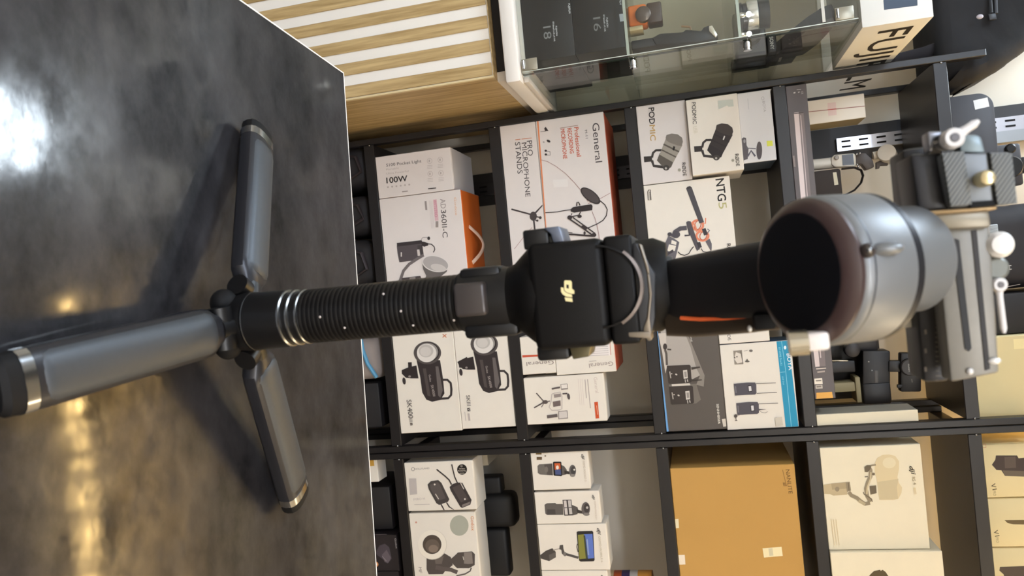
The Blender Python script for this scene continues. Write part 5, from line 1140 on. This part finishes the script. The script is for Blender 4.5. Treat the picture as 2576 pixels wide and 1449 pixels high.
MB().prism(M((34, 33, 36), .5), [P(x, y, 1.78) for x, y in ((1640, 95), (1660, 84), (1720, 80), (1724, 74), (1765, 77), (1770, 68), (1785, 63), (1806, 84), (1806, 96), (1760, 106), (1650, 112))], (0, .05, 0), .003).build('grip_body', t)
MB().box(M((34, 33, 36), .5), (q0.x - .008, 1.785, S1), (q0.x + .012, 1.83, q0.z), .003).build('foot', t)
MB().prism(M((222, 214, 200), .25, .6), [P(x, y, 1.776) for x, y in ((1783, 66), (1792, 64), (1805, 88), (1800, 94), (1784, 78))], (0, .01, 0), .001).build('buckle', t)
MB().tube(M((150, 120, 90), .4), [P(1714, 66, 1.785), P(1736, 68, 1.785), P(1738, 76, 1.785)], .0025, 8).build('wrist_ring', t)
# lens and camera on the upper shelf
q = P(1905, 22, 1.75)
t = thing('camera_lens', 'silver and black camera lens shining on the upper glass shelf', 'lens', (q.x, 1.79, S2))
MB().lathe(M((40, 40, 44), .3), (q.x, 1.79, S2), (0, 0, 1), [(0, .030), (.012, .031), (.013, .028), (.022, .028)], 36).build('mount_end', t)
MB().lathe(M((228, 228, 230), .2, .9), (q.x, 1.79, S2 + .0222), (0, 0, 1), [(0, .031), (.002, .032), (.022, .032), (.024, .030)], 36).build('focus_ring', t)
MB().lathe(M((30, 30, 33), .3), (q.x, 1.79, S2 + .0465), (0, 0, 1), [(0, .031), (.018, .033), (.022, .033), (.022, .027)], 36).build('hood', t)
qx = -.481; cy = 1.885
t = thing('mirrorless_camera', 'black mirrorless camera behind the shining lens in the showcase', 'camera', (qx - .05, cy, S2))
MB().box(M((26, 25, 27), .4), (qx - .11, cy, S2), (qx, cy + .045, S2 + .07), .005, 3).build('camera_body', t)
MB().lathe(M((32, 31, 33), .35), (qx - .055, cy - .0005, S2 + .033), (0, -1, 0), [(0, .028), (.035, .027), (.038, .022)], 32).build('camera_lens', t)
MB().box(M((30, 29, 31), .4), (qx - .05, cy + .005, S2 + .0705), (qx - .008, cy + .042, S2 + .092), .003).build('viewfinder', t)
a = Art(lambda x, y: Vector((qx - .05 + x, cy + .005, S2 + .0705 + y)), (0, -1, 0)); a.T((216, 214, 210), 'SONY', (.006, .007), (.036, .007), top=(.006, .015), bold=.02); a.done(t, let='badge_lettering')
xg = -.503
gp = [PX(x, y, xg) for x, y in ((2072, 52), (2096, 44), (2104, 62), (2058, 112), (2022, 138), (2004, 142), (1992, 160), (1962, 172), (1950, 190), (1918, 190), (1932, 156), (1990, 108), (2036, 74))]
gp = [Vector((v.x, min(v.y, 2.085), max(v.z, S2 + .003))) for v in gp]
t = thing('monopod_grip', 'black jointed grip leaning in the showcase beside the glass side', 'grip', (xg, gp[8].y, S2))
b = MB(); b.prism(M((34, 31, 32), .5), gp, (-.03, 0, 0), .003); b.build('grip_body', t)
zl = min(v.z for v in gp)
MB().box(M((26, 24, 25), .5), (xg - .028, gp[9].y - .02, S2), (xg - .002, gp[9].y + .02, zl + .012), .003).build('foot', t)
q = PX(1962, 150, xg + .0006); MB().box(M((170, 164, 158), .4), q + Vector((-.0004, -.018, -.003)), q + Vector((.0006, .018, .003))).build('label', t)
# small lit display lamps inside the showcase
for k, (lx_, ly_, lz_) in enumerate(((-.530, 1.712, 1.4262), (-.497, 1.742, 1.4262))):
    t = thing('display_lamp', ('small bright display lamp in the showcase, outer of two' if k == 0 else 'small bright display lamp in the showcase, beside the glass side'), 'lamp', (lx_, ly_, lz_), 'small lamps in the showcase')
    MB().lathe(CHROME, (lx_, ly_, lz_), (0, 0, 1), [(0, .006), (.004, .006), (.012, .004)], 20).build('lamp_base', t)
    MB().ball(emis((1, .97, .92), 22.0, 'display_glow'), (lx_, ly_, lz_ + .0175), (.0055, .0055, .0055), 10).build('bulb', t)
